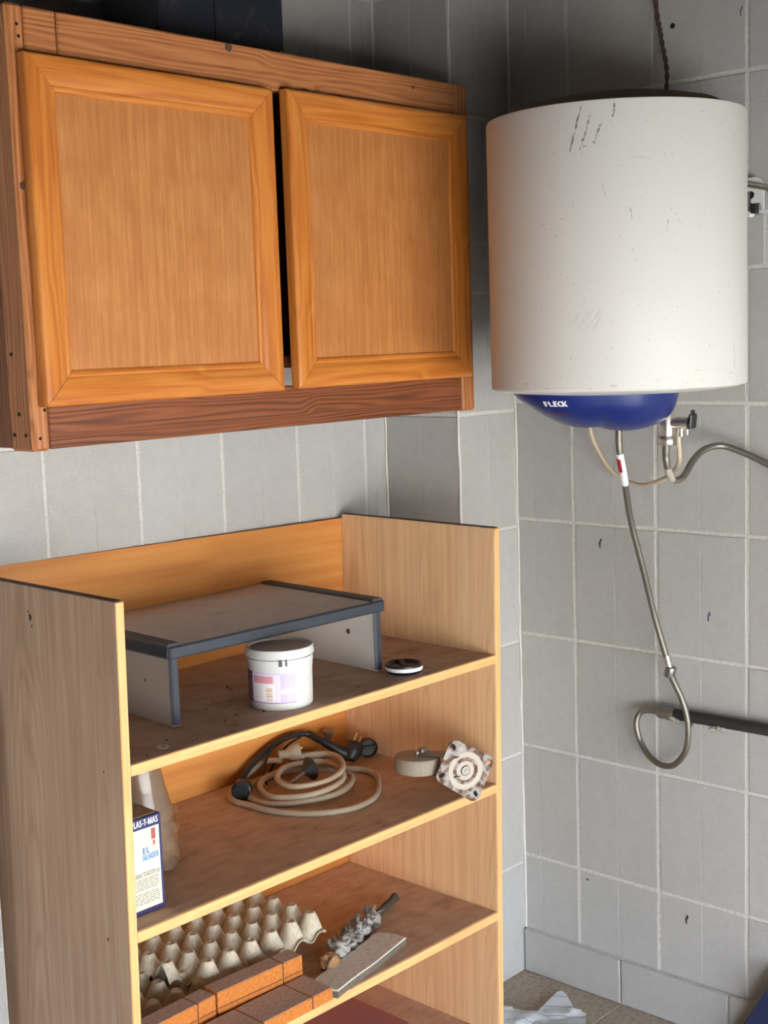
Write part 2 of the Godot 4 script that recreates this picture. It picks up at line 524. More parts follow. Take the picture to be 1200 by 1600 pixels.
	# metals, hoses
	mat("nickel", rgb(224, 218, 206), 0.32, 1.0)
	mat("steel_dull", rgb(150, 146, 140), 0.5, 0.9)
	var br := PackedByteArray()
	br.resize(64 * 64)
	for y in 64:
		for x in 64:
			var q := sin(TAU * (x / 8.0 + y / 8.0)) * sin(TAU * (x / 8.0 - y / 8.0))
			br[y * 64 + x] = int(150 + 70 * q)
	var bt := tex(image(64, 64, br, ramp([[0.2, rgb(70, 66, 60)], [0.6, rgb(140, 134, 124)], [1, rgb(206, 200, 190)]])))
	var bm := mat("braid", Color.WHITE, 0.36, 0.85, bt, Vector3(3, 60, 1))
	relief(bm, grey(64, 64, br), 0.03)
	mat("pipe", rgb(62, 60, 60), 0.55, 0.4)
	mat("lime", rgb(170, 164, 152), 0.9)
	mat("clear_tube", rgb(206, 188, 160), 0.4)
	mat("bare_white", rgb(214, 212, 206), 0.5)
	mat("cord_brown", rgb(74, 56, 46), 0.8)
	# things
	mat("black_plastic", rgb(30, 31, 34), 0.45)
	mat("dark_rubber", rgb(44, 41, 40), 0.5)
	mat("beige_cord", rgb(170, 154, 132), 0.5)
	mat("cord_plug", rgb(160, 146, 126), 0.55)
	mat("brass", rgb(190, 150, 84), 0.35, 1.0)
	mat("socket_face", rgb(92, 58, 44), 0.5)
	mat("bucket", rgb(212, 212, 209), 0.4)
	mat("cap_navy", rgb(26, 28, 44), 0.35)
	var im := Image.create(256, 128, false, Image.FORMAT_RGB8)
	im.fill(rgb(206, 196, 222))
	im.fill_rect(Rect2i(0, 0, 60, 128), rgb(120, 96, 122))
	im.fill_rect(Rect2i(0, 0, 60, 34), rgb(92, 62, 104))
	im.fill_rect(Rect2i(58, 8, 130, 112), rgb(226, 214, 226))
	im.fill_rect(Rect2i(70, 14, 90, 30), rgb(214, 150, 164))
	im.fill_rect(Rect2i(64, 46, 104, 72), rgb(238, 232, 234))
	for r in 10: stroke(im, Vector2(70, 52 + r * 6), Vector2(104 + (r * 7) % 12, 52 + r * 6), 0.6, rgb(130, 112, 124), 0.6, 0.25)
	for r in 7: im.fill_rect(Rect2i(130, 62 + r * 8, 26, 5), [rgb(208, 176, 140), rgb(190, 150, 120), rgb(220, 196, 168)][r % 3])
	im.fill_rect(Rect2i(190, 6, 60, 58), rgb(194, 182, 216))
	for r in 7: stroke(im, Vector2(194, 12 + r * 7), Vector2(244, 12 + r * 7), 0.6, rgb(160, 142, 190), 0.6, 0.3)
	im.fill_rect(Rect2i(190, 74, 60, 10), rgb(236, 232, 242))
	im.fill_rect(Rect2i(190, 88, 60, 34), rgb(198, 182, 220))
	stroke(im, Vector2(2, 124), Vector2(254, 124), 1.0, rgb(92, 72, 110), 0.9)
	im.flip_x()
	mat("bucket_label", Color.WHITE, 0.45, 0.0, tex(im), Vector3.ONE)
	# the card box
	var bx := Image.create(256, 512, false, Image.FORMAT_RGB8)
	bx.fill(rgb(222, 213, 188))
	bx.fill_rect(Rect2i(0, 150, 256, 130), rgb(216, 215, 208))
	bx.fill_rect(Rect2i(206, 8, 26, 70), rgb(150, 52, 58))
	bx.fill_rect(Rect2i(214, 84, 14, 34), rgb(186, 92, 90))
	for r in 6: stroke(bx, Vector2(212, 14 + r * 11), Vector2(226, 16 + r * 11), 1.2, rgb(224, 170, 168), 0.8, 0.2)
	for r in 12: stroke(bx, Vector2(70 + (r * 13) % 18, 60 + r * 12), Vector2(78 + (r * 17) % 22, 70 + r * 12), 0.7, rgb(96, 100, 84), 0.7, 0.2)
	for r in 5: stroke(bx, Vector2(100 + r * 30, 222), Vector2(108 + r * 30, 222), 1.0, rgb(120, 124, 130), 0.6)
	for r in 13:
		if r == 6: continue
		var x := 14.0 + (r * 37 % 11)
		while x < 232:
			var w := 14.0 + rng.randf() * 30
			stroke(bx, Vector2(x, 318 + r * 13), Vector2(minf(x + w, 238), 318 + r * 13), 1.9, rgb(70, 66, 50), 0.85, 0.15)
			x += w + 7
	mat("box_print", Color.WHITE, 0.55, 0.0, tex(bx), Vector3.ONE)
	mat("box_navy", rgb(46, 42, 92), 0.5)
	mat("box_card", rgb(152, 132, 110), 0.85)
	mat("box_blue_text", rgb(40, 120, 176), 0.5)
	mat("box_grey_text", rgb(70, 70, 66), 0.6)
	var cm := mat("cup_plastic", Color(0.56, 0.47, 0.38, 0.55), 0.2)
	cm.transparency = BaseMaterial3D.TRANSPARENCY_ALPHA
	var c1 := noise(256, 256, 0.12, 81, 3)
	var c2 := noise(256, 256, 0.3, 82, 2, FastNoiseLite.TYPE_SIMPLEX)
	var cp := tex(image(256, 256, c1, ramp([[0.1, rgb(182, 171, 148)], [0.5, rgb(204, 194, 171)], [1, rgb(214, 205, 184)]])))
	relief(mat("pulp", Color.WHITE, 0.95, 0.0, cp, Vector3(7, 7, 1)), grey(256, 256, c2), 0.07)
	relief(mat("pulp_dark", rgb(236, 232, 228), 0.95, 0.0, cp, Vector3(7, 7, 1)), grey(256, 256, c2), 0.07)
	var b1 := noise(256, 256, 0.06, 83, 3)
	relief(mat("brick", Color.WHITE, 0.85, 0.0, tex(image(256, 256, b1, ramp([[0.0, rgb(174, 98, 36)], [0.5, rgb(190, 113, 44)], [1, rgb(200, 132, 64)]]))), Vector3(8, 8, 1)), grey(256, 256, c2), 0.008)
	mat("brick_dust", Color.WHITE, 0.95, 0.0, tex(image(256, 256, b1, ramp([[0.0, rgb(164, 138, 122)], [0.5, rgb(184, 157, 140)], [1, rgb(196, 170, 152)]]))), Vector3(7, 7, 1))
	var s1 := noise(256, 256, 0.2, 85, 3, FastNoiseLite.TYPE_SIMPLEX)
	relief(mat("rough_stone", Color.WHITE, 0.95, 0.0, tex(image(256, 256, s1, ramp([[0.2, rgb(52, 46, 40)], [0.5, rgb(104, 94, 82)], [0.8, rgb(186, 172, 150)]]))), Vector3(9, 9, 1)), grey(256, 256, s1), 0.2)
	mat("slab_top", Color.WHITE, 0.85, 0.0, tex(image(256, 256, b1, ramp([[0.0, rgb(186, 176, 164)], [0.4, rgb(212, 203, 190)], [1, rgb(222, 213, 200)]]))), Vector3(5, 5, 1))
	mat("bark", Color.WHITE, 0.95, 0.0, tex(image(256, 256, c2, ramp([[0.1, rgb(46, 38, 34)], [1, rgb(104, 90, 80)]]))), Vector3(6, 6, 1))
	var w1 := noise(256, 256, 0.09, 87, 4, FastNoiseLite.TYPE_SIMPLEX)
	relief(mat("wool", Color.WHITE, 1.0, 0.0, tex(image(256, 256, w1, ramp([[0.1, rgb(150, 144, 138)], [0.4, rgb(206, 200, 192)], [1, rgb(234, 230, 222)]]))), Vector3(20, 20, 1)), grey(256, 256, w1), 0.3)
	relief(mat("wool_tan", Color.WHITE, 1.0, 0.0, tex(image(256, 256, w1, ramp([[0.1, rgb(160, 108, 70)], [0.5, rgb(214, 164, 118)], [1, rgb(234, 196, 154)]]))), Vector3(20, 20, 1)), grey(256, 256, w1), 0.3)
	var r1 := noise(256, 256, 0.035, 91, 4)
	mat("rusty", Color.WHITE, 0.6, 0.5, tex(image(256, 256, r1, ramp([[0.22, rgb(84, 58, 46)], [0.4, rgb(124, 104, 92)], [0.55, rgb(150, 144, 138)], [1, rgb(178, 172, 166)]]))), Vector3(4.5, 4.5, 1))
	mat("greasy_white", Color.WHITE, 0.6, 0.1, tex(image(256, 256, c1, ramp([[0.2, rgb(120, 100, 84)], [0.42, rgb(196, 184, 168)], [1, rgb(226, 222, 214)]]))), Vector3(14, 14, 1))
	mat("wheel", Color.WHITE, 0.75, 0.0, tex(image(256, 256, b1, ramp([[0.1, rgb(104, 94, 84)], [0.5, rgb(158, 146, 130)], [1, rgb(184, 172, 154)]]))), Vector3(3, 12, 1))
	mat("red_dust", rgb(158, 100, 96), 0.8)
	mat("red_edge", rgb(196, 62, 48), 0.55)
	mat("stone_dark", rgb(58, 50, 46), 0.9)
	mat("navy_board", rgb(34, 44, 78), 0.5)
	var dk := Image.create(256, 256, false, Image.FORMAT_RGB8)
	dk.fill(rgb(20, 24, 38))
	for s in 90:
		var o := Vector2(rng.randf() * 256, rng.randf() * 256)
		stroke(dk, o, o + Vector2(rng.randf_range(-14, 14), rng.randf_range(-14, 14)), rng.randf_range(0.6, 4), rgb(70, 66, 62), 0.16, 0.3)
	mat("dark_print", Color.WHITE, 0.5, 0.0, tex(dk), Vector3(3.4, 3.4, 1))
	var pp := Image.create(256, 256, false, Image.FORMAT_RGB8)
	pp.fill(rgb(218, 219, 222))
	for s in 7:
		stroke(pp, Vector2(0, 20 + s * 36), Vector2(255, 26 + s * 36), 0.9, rgb(120, 124, 128), 0.8)
		if s % 2: stroke(pp, Vector2(0, 27 + s * 36), Vector2(255, 33 + s * 36), 0.6, rgb(150, 154, 158), 0.7)
	mat("paper", Color.WHITE, 0.8, 0.0, tex(pp), Vector3(4, 4, 1))

# scuffs and stains that the enamel carries; [angle, height] in degrees and metres
func heater_wear(im: Image) -> void:
	var at := func(deg: float, y: float) -> Vector2: return Vector2(deg / 360.0 * 2048.0, (0.0085 + y - 1.3325) / 0.4702 * 1024.0)
	var dirt := rgb(126, 112, 92)
	for s in [[160.8, 1.784, 166, 1.713, 2.4, 0.6], [156.9, 1.768, 161.6, 1.715, 3.2, 0.34], [152.5, 1.757, 155.7, 1.723, 3.2, 0.28], [147.3, 1.783, 147.9, 1.762, 2.4, 0.75], [141.0, 1.70, 133.0, 1.695, 1.2, 0.3], [153, 1.66, 151, 1.64, 1, 0.5], [150, 1.626, 141, 1.618, 0.7, 0.5], [141.3, 1.62, 140.6, 1.60, 1.5, 0.55], [125.4, 1.60, 126, 1.58, 1.2, 0.6], [88, 1.40, 87.3, 1.356, 1.2, 0.6], [160, 1.72, 159, 1.72, 2, 0.4]]:
		var p: Vector2 = at.call(s[0], s[1])
		var q: Vector2 = at.call(s[2], s[3])
		var last := p
		for k in 12:   # an uneven dragged mark
			var next := p.lerp(q, (k + 1) / 12.0) + Vector2(rng.randfn() * 1.1, rng.randfn() * 0.8)
			stroke(im, last, next, s[4] * rng.randf_range(0.25, 1.0), dirt.darkened(0.15), s[5] * rng.randf_range(0.25, 0.95), 0.35)
			last = next
	for s in 26:   # the fan of scratches low on the front
		var a := 167.0 - rng.randf() * 13
		var y := 1.425 + rng.randf() * 0.035
		stroke(im, at.call(a, y), at.call(a - 1.5 - rng.randf() * 2, y + 0.006 + rng.randf() * 0.01), 0.5, rgb(150, 146, 134), 0.55, 0.35)
	for s in 120:
		var a := rng.randf_range(80, 220)
		var y := rng.randf_range(1.335, 1.785)
		var d := Vector2(rng.randfn() * 6, rng.randfn() * 8)
		stroke(im, at.call(a, y), at.call(a, y) + d, rng.randf_range(0.3, 1.0), rgb(150, 142, 126), rng.randf_range(0.12, 0.5), 0.4)
	for s in 160:
		var p: Vector2 = at.call(rng.randf_range(80, 220), rng.randf_range(1.335, 1.785))
		stroke(im, p, p, rng.randf_range(0.6, 1.4), rgb(90, 78, 64), rng.randf_range(0.2, 0.7))
	for s in 70:   # grime along the lower and upper rims
		var p: Vector2 = at.call(rng.randf_range(80, 220), 1.332 + absf(rng.randfn()) * 0.01)
		stroke(im, p, p + Vector2(rng.randfn() * 8, rng.randfn() * 2), rng.randf_range(0.4, 1.2), rgb(160, 146, 120), 0.4, 0.3)

# ------------------------------------------------------------------ setting
# a tile w x h, face at z = 0, corner at the origin, with grooves pressed into it at the given x
func tile_mesh(w: float, h: float, grooves := []) -> ArrayMesh:
	var g := Geo.new()
	var b := 0.0016
	var pr := [Vector2(0, -0.008), Vector2(0, -b * 0.8), Vector2(b, 0)]
	for x in grooves:
		if x > 0.012 and x < w - 0.012:
			pr.append_array([Vector2(x - 0.0011, 0), Vector2(x - 0.0003, -0.0011), Vector2(x + 0.0003, -0.0011), Vector2(x + 0.0011, 0)])
	pr.append_array([Vector2(w - b, 0), Vector2(w, -b * 0.8), Vector2(w, -0.008)])
	var off := Vector2(rng.randf(), rng.randf())
	for i in pr.size() - 1:
		var p: Vector2 = pr[i]
		var q: Vector2 = pr[i + 1]
		g.flat(Vector3(p.x, b, p.y), Vector3(q.x, b, q.y), Vector3(q.x, h - b, q.y), Vector3(p.x, h - b, p.y), Vector3(-(q.y - p.y), 0, q.x - p.x), off + Vector2(p.x - p.y, b), off + Vector2(q.x - q.y, b), off + Vector2(q.x - q.y, h), off + Vector2(p.x - p.y, h))
	for e in [[b, 0.0, -1.0], [h - b, h, 1.0]]:
		g.flat(Vector3(b, e[0], 0), Vector3(w - b, e[0], 0), Vector3(w, e[1], -b * 0.8), Vector3(0, e[1], -b * 0.8), Vector3(0, e[2], 1), off, off + Vector2(w, 0), off + Vector2(w, b), off + Vector2(0, b))
		g.flat(Vector3(0, e[1], -b * 0.8), Vector3(w, e[1], -b * 0.8), Vector3(w, e[1], -0.008), Vector3(0, e[1], -0.008), Vector3(0, e[2], 0), off, off + Vector2(w, 0), off + Vector2(w, b), off + Vector2(0, b))
	return g.mesh()

# tiles over a wall face: xs and ys are joint lines, at(u) places the face
func tiled(wall: Node3D, xs: Array, ys: Array, face: Transform3D, full: float, skip := -1) -> void:
	var made := {}
	for j in ys.size() - 1:
		if j == skip: continue
		for i in xs.size() - 1:
			var x0: float = xs[i] + GROUT / 2
			var w: float = xs[i + 1] - xs[i] - GROUT
			var y0: float = ys[j] + GROUT / 2
			var h: float = ys[j + 1] - ys[j] - GROUT
			var key := "%.4f %.4f %d" % [w, h, 1 if i == 0 else 0]
			if not made.has(key):
				var mids := [w / 2]
				if w < full * 0.9 and i == 0: mids = [w - full / 2]     # a cut tile keeps the groove of its uncut side
				made[key] = [tile_mesh(w, h, mids), tile_mesh(w, h, mids), tile_mesh(w, h, mids)]
			var wob := Basis(Vector3.UP, rng.randfn() * 0.0012) * Basis(Vector3.RIGHT, rng.randfn() * 0.0012)
			put("tile", made[key][rng.randi() % 3], M["tile%d" % (rng.randi() % 4)], wall, face * T(x0, y0, rng.randfn() * 0.00025, wob))

func struct(nm: String, mesh: Mesh, m: Material, label := "") -> MeshInstance3D:
	var o := put(nm, mesh, m, self)
	tag(o, label, "", "", "structure")
	return o

func steps(a: float, d: float, n: int) -> Array:
	var out := []
	for i in n: out.append(a + d * i)
	return out

func room() -> void:
	var t := 0.15
	# back wall behind the bookcase and the cupboard
	var wa := struct("wall_back", box_mesh(Vector3(4.2, 2.7, t), 0, 1, Vector3(-2.1, 1.35, -0.2043 - t / 2)), M.grout, "grey tiled back wall behind the bookcase and the cupboard")
	var ysA := [0.0, 0.2528, 0.5055, 0.7585, 1.0115, 1.2648, 1.5128, 1.611, 1.8655, 2.118, 2.3705, 2.623]
	var xsA := steps(-0.260 - COL * 10, COL, 11) + [-0.1935]
	tiled(wa, xsA, ysA, T(0, 0, -0.2028), COL)
	# pilaster in the corner
	var pi := struct("wall_pilaster", box_mesh(Vector3(0.1923, 2.7, 0.2), 0, 1, Vector3(-0.09615, 1.35, -0.1013)), M.grout, "tiled pilaster that fills the corner of the room")
	tiled(pi, [-0.1935, 0.0], ysA, T(0, 0, 0), COL)
	tiled(pi, [0.0, 0.2028], ysA, T(-0.1935, 0, -0.2028, Basis(Vector3.UP, -PI / 2)), COL)
	# right wall
	var wr := struct("wall_right", box_mesh(Vector3(t, 2.7, OPEN_Z + 0.5), 0, 1, Vector3(0.0013 + t / 2, 1.35, (OPEN_Z - 0.2) / 2)), M.grout, "grey tiled right wall that carries the water heater")
	var fr := T(0, 0, 0, Basis(Vector3.UP, -PI / 2))
	var zs := [0.0] + steps(0.1469, 0.1981, 9)
	tiled(wr, zs, [0.0, 0.2721, 0.5246, 0.7771, 1.0296, 1.2821, 1.5336], fr, 0.1981)
	tiled(wr, zs, [1.632, 1.888, 2.1405, 2.393, 2.645], fr, 0.1981)
	tiled(wr, [0.0] + steps(0.184, 0.1981, 9), [1.5336, 1.632], fr, 0.1981)
	# skirting of flat tiles, and the pale joints in the corners
	var sk := struct("baseboard_right", box_mesh(Vector3(0.007, 0.1, 1.75), 0, 1, Vector3(-0.0035, 0.05, 0.88)), M.grout, "low tiled skirting along the right wall")
	for s in [[0.004, 0.254], [0.258, 0.506], [0.510, 0.758], [0.762, 1.01], [1.014, 1.262]]:
		put("tile", box_mesh(Vector3(0.009, 0.098, s[1] - s[0]), 0.0016, 1, Vector3(-0.008, 0.0505, (s[0] + s[1]) / 2)), M.tile1, sk)
	for c in [[Vector3(-0.0006, 0.1, 0.0006), 0.0030], [Vector3(-0.1941, 0, -0.2022), 0.0032], [Vector3(-0.1918, 0, -0.0017), 0.0034]]:
		var pts := []
		for k in 60: pts.append(c[0] + Vector3(rng.randfn() * 0.0006, 2.5 * k / 59.0, rng.randfn() * 0.0006))
		var g := Geo.new()
		tube(g, pts, func(_s): return c[1] * rng.randf_range(0.6, 1.25), 6)
		struct("trim_1" if c[1] < 0.0031 else "trim_2" if c[1] < 0.0033 else "trim_3", g.mesh(), M.caulk, "uneven white joint run down the inner corner")
	# a lower tiled pier left of the bookcase
	var pr := struct("wall_pier", box_mesh(Vector3(0.8, 0.9, 0.08), 0, 1, Vector3(-1.6340, 0.45, -0.1653)), M.grout, "low tiled pier left of the bookcase")
	tiled(pr, steps(-1.2325 - COL * 4, COL, 5), steps(-0.0393, ROW, 4) + [0.9], T(0, 0, -0.1238), COL)
	# floor and its tiles, ceiling
	var fl := struct("floor", box_mesh(Vector3(4.2, 0.1, OPEN_Z + 0.5), 0, 0, Vector3(-2.1, -0.052, (OPEN_Z - 0.2) / 2)), M.screed, "dirty brown tiled floor")
	for i in 6:
		for k in 6:
			put("floor_tile", box_mesh(Vector3(0.329, 0.01, 0.329), 0.0015, 0, Vector3(-0.166 - 0.332 * i, -0.005, 0.092 + 0.332 * k)), M.floor, fl)
	struct("ceiling", box_mesh(Vector3(4.5, 0.12, OPEN_Z + 0.65), 0, 0, Vector3(-2.1, 2.76, (OPEN_Z - 0.2) / 2)), M.soot, "dull smoke-darkened ceiling")
	# the rest of the room: left wall, and the front wall with its low wide opening to the yard
	struct("wall_left", box_mesh(Vector3(t, 2.7, OPEN_Z + 0.65), 0, 1, Vector3(-4.2 - t / 2, 1.35, (OPEN_Z - 0.2) / 2)), M.soot, "plain wall on the left side of the room")
	var fw := struct("wall_front", box_mesh(Vector3(4.2, 2.7 - OPEN_TOP, t), 0, 1, Vector3(-2.1, (2.7 + OPEN_TOP) / 2, OPEN_Z + t / 2)), M.soot, "wall above the low wide opening to the yard")
	put("jamb", box_mesh(Vector3(4.2 + OPEN_L, OPEN_TOP, t), 0, 1, Vector3((-4.2 + OPEN_L) / 2, OPEN_TOP / 2, OPEN_Z + t / 2)), M.soot, fw)
	put("jamb", box_mesh(Vector3(-OPEN_R, OPEN_TOP, t), 0, 1, Vector3(OPEN_R / 2, OPEN_TOP / 2, OPEN_Z + t / 2)), M.soot, fw)
	struct("ground", box_mesh(Vector3(60, 0.1, 40), 0, 0, Vector3(-2, -0.053, OPEN_Z + 0.15 + 20)), M.yard, "sunlit pale yard outside the opening")

# ------------------------------------------------------------------ cupboard
# one mitred member of a door frame: length l along x, width w inwards (+y), face towards +z
func member(l: float, w: float, along := 0) -> ArrayMesh:
	var g := Geo.new()
	var pr := [Vector2(0, -0.02), Vector2(0, -0.005), Vector2(0.0015, -0.002), Vector2(0.005, -0.0003), Vector2(0.010, 0), Vector2(w * 0.55, -0.0015), Vector2(w * 0.74, -0.0035), Vector2(w * 0.80, -0.0055), Vector2(w * 0.83, -0.0048), Vector2(w * 0.93, -0.0052), Vector2(w * 0.985, -0.008), Vector2(w, -0.011)]
	var off := Vector2(rng.randf(), rng.randf())
	var nn := []
	for i in pr.size() - 1:
		var d: Vector2 = pr[i + 1] - pr[i]
		nn.append(Vector3(0, -d.y, d.x).normalized())
	for i in pr.size() - 1:
		var p: Vector2 = pr[i]
		var q: Vector2 = pr[i + 1]
		var n0: Vector3 = nn[i]
		var n1: Vector3 = nn[i]
		if i > 0 and nn[i - 1].dot(nn[i]) > 0.7: n0 = (nn[i] + nn[i - 1]).normalized()
		if i < nn.size() - 1 and nn[i + 1].dot(nn[i]) > 0.7: n1 = (nn[i] + nn[i + 1]).normalized()
		g.quad(Vector3(p.x + 0.0004, p.x, p.y), Vector3(l - p.x - 0.0004, p.x, p.y), Vector3(l - q.x - 0.0004, q.x, q.y), Vector3(q.x + 0.0004, q.x, q.y), n0, n0, n1, n1, off + Vector2(p.x - p.y, p.x), off + Vector2(p.x - p.y, l - p.x), off + Vector2(q.x - q.y, l - q.x), off + Vector2(q.x - q.y, q.x))
	for e in 2:
		for i in pr.size() - 1:
			var p: Vector2 = pr[i]
			var q: Vector2 = pr[i + 1]
			var xp := p.x + 0.0004 if e == 0 else l - p.x - 0.0004
			var xq := q.x + 0.0004 if e == 0 else l - q.x - 0.0004
			var out := Vector3(-1 if e == 0 else 1, 1, 0).normalized()
			g.quad(Vector3(xp, p.x, p.y), Vector3(xq, q.x, q.y), Vector3(xq, q.x, -0.02), Vector3(xp, p.x, -0.02), out, out, out, out, off, off, off, off)
	return g.mesh()

func cupboard() -> void:
	var c := thing("wall_cupboard", "orange varnished pine wall cupboard with two framed doors above the bookcase", "cupboard")
	var L := -1.262
	var R := -0.262
	# corner posts, front rails, carcass
	for x in [[L, 0.029, 0.058], [R - 0.04, 0.04, 0.05]]:
		var g := Geo.new()
		box(g, Vector3(x[0] + x[1] / 2, 1.589, 0.1005 - x[2] / 2), Vector3(x[1], 0.615, x[2]), 0.004, 1)
		var po := put("post", g.mesh(), M.pine, c)
		if x[0] == L:
			for q in [[0.017, 1.869, 0.1], [0.019, 1.853, 0.1], [0.022, 1.34, 0.1], [0.012, 1.3, 0.1]]:
				put("nail_hole", lathe_mesh([Vector2(0.0026, 0), Vector2(0.0026, 0.0015), Vector2(0, 0.0015)], 10), M.black_hole, po, T(L + q[0], q[1], 0.0993, Basis(Vector3.RIGHT, PI / 2)))
			for q in [[0.07, 1.335], [0.055, 1.305], [0.084, 1.305], [0.06, 1.42], [0.08, 1.845]]:
				put("nail_hole", lathe_mesh([Vector2(0.0028, 0), Vector2(0.0028, 0.0015), Vector2(0, 0.0015)], 10), M.black_hole, po, T(L + 0.0003, q[1], q[0], Basis(Vector3.FORWARD, PI / 2).rotated(Vector3.UP, PI)))
	put("rail", box_mesh(Vector3(0.052, 0.062, 0.024), 0.0022, 0, Vector3(L + 0.029 + 0.0265, 1.8645, 0.088)), M.pine, c, Transform3D(), "short split end of the top rail")
	put("rail", box_mesh(Vector3(0.876, 0.062, 0.024), 0.0022, 0, Vector3(-0.7405, 1.8645, 0.088)), M.pine, c)
	put("rail", box_mesh(Vector3(0.931, 0.068, 0.024), 0.0016, 0, Vector3(-0.7675, 1.3175, 0.088)), M.pine_dark, c, Transform3D(), "lower rail with dark combed grain")
	put("rail", box_mesh(Vector3(0.034, 0.478, 0.02), 0.002, 1, Vector3(-0.7705, 1.59, 0.062)), M.pine_dark, c)
	for s in [[-0.0275, 0.068], [-0.1, 0.07], [-0.168, 0.062]]:
		put("side_board", box_mesh(Vector3(0.018, 0.605, s[1]), 0.0015, 1, Vector3(L + 0.012, 1.5875, s[0] + 0.035)), M.pine_side, c)
	put("side_board", box_mesh(Vector3(0.018, 0.6, 0.246), 0.001, 1, Vector3(R - 0.0095, 1.592, -0.074)), M.pine_side, c)
	put("bottom_board", box_mesh(Vector3(0.94, 0.02, 0.262), 0.001, 0, Vector3(-0.762, 1.391, -0.061)), M.pine_side, c)
	put("top_board", box_mesh(Vector3(0.94, 0.016, 0.27), 0.001, 0, Vector3(-0.762, 1.876, -0.062)), M.pine_side, c)
	put("back_board", box_mesh(Vector3(0.94, 0.47, 0.006), 0, 1, Vector3(-0.762, 1.635, -0.196)), M.pine_side, c)
	for q in [[-0.8606, 1.8885, 0.0075, 0.0065], [-1.2518, 1.6515, 0.005, 0.0068], [-0.42, 1.876, 0.004, 0.003]]:
		var kg := Geo.new()
		lump(kg, Vector3.ZERO, Vector3(q[2], q[3], 0.0007), 0.5, 1.2, int(q[3] * 10000), 14, 10)
		put("knot", kg.mesh(), M.cord_brown, c, T(q[0], q[1], 0.1003))
	# doors
	for d in [[-1.249, 0.462, 1.3445, 0.486, 0.0], [-0.7545, 0.4635, 1.3465, 0.4885, -0.006]]:
		var w: float = d[1]
		var h: float = d[3]
		var fw := 0.051
		var at := T(d[0], d[2], 0.1215, Basis(Vector3.FORWARD, d[4] * 0.5))
		var dr := put("door", box_mesh(Vector3(w - 0.05, h - 0.05, 0.008), 0, 1, Vector3(w / 2, h / 2, -0.0155)), M.door_panel, c, at)
		put("panel", box_mesh(Vector3(w - 2 * fw + 0.004, h - 2 * fw + 0.004, 0.004), 0, 1, Vector3(w / 2, h / 2, -0.0108), Vector2(0.03 + d[1] * 0.1, 0.1)), M.door_panel, dr)
		put("rail", member(w, fw), M.door_wood, dr)
		put("rail", member(w, fw), M.door_wood, dr, T(w, h, 0, Basis(Vector3.BACK, PI)))
		put("stile", member(h, fw), M.door_wood, dr, T(w, 0, 0, Basis(Vector3.BACK, PI / 2)))
		put("stile", member(h, fw), M.door_wood, dr, T(0, h, 0, Basis(Vector3.BACK, -PI / 2)))
	# dark box standing on top
	var b := thing("storage_box", "dark navy printed box lying on top of the cupboard", "box", T(-0.905, 1.8955, -0.02))
	put("body", box_mesh(Vector3(0.28, 0.26, 0.14), 0.002, 1, Vector3(0.14, 0.13, -0.07)), M.dark_print, b)
	put("flap", box_mesh(Vector3(0.115, 0.255, 0.003), 0.001, 1, Vector3(0.06, 0.13, 0.0012)), M.dark_print, b)
	put("flap", box_mesh(Vector3(0.155, 0.255, 0.003), 0.001, 1, Vector3(0.2, 0.13, 0.0012)), M.dark_print, b)
	put("sticker", box_mesh(Vector3(0.004, 0.016, 0.0006), 0, 1, Vector3(0.272, 0.028, 0.003)), M.print_white, b, Transform3D(), "small white sticker")

# ------------------------------------------------------------------ heater and plumbing
func letters(text: String, size: float, m: Material, parent: Node, at: Transform3D, called_ := "lettering", bold := 700, depth := 0.0006, serif := false) -> MeshInstance3D:
	var f := SystemFont.new()
	f.font_names = PackedStringArray(["Droid Serif" if serif else "Droid Sans"])
	f.font_weight = bold
	var tm := TextMesh.new()
	tm.text = text; tm.font = f; tm.font_size = 32; tm.pixel_size = size / 32.0; tm.depth = depth
	tm.curve_step = 2.0
	tm.horizontal_alignment = HORIZONTAL_ALIGNMENT_LEFT
	tm.vertical_alignment = VERTICAL_ALIGNMENT_BOTTOM
	return put(called_, tm, m, parent, at)

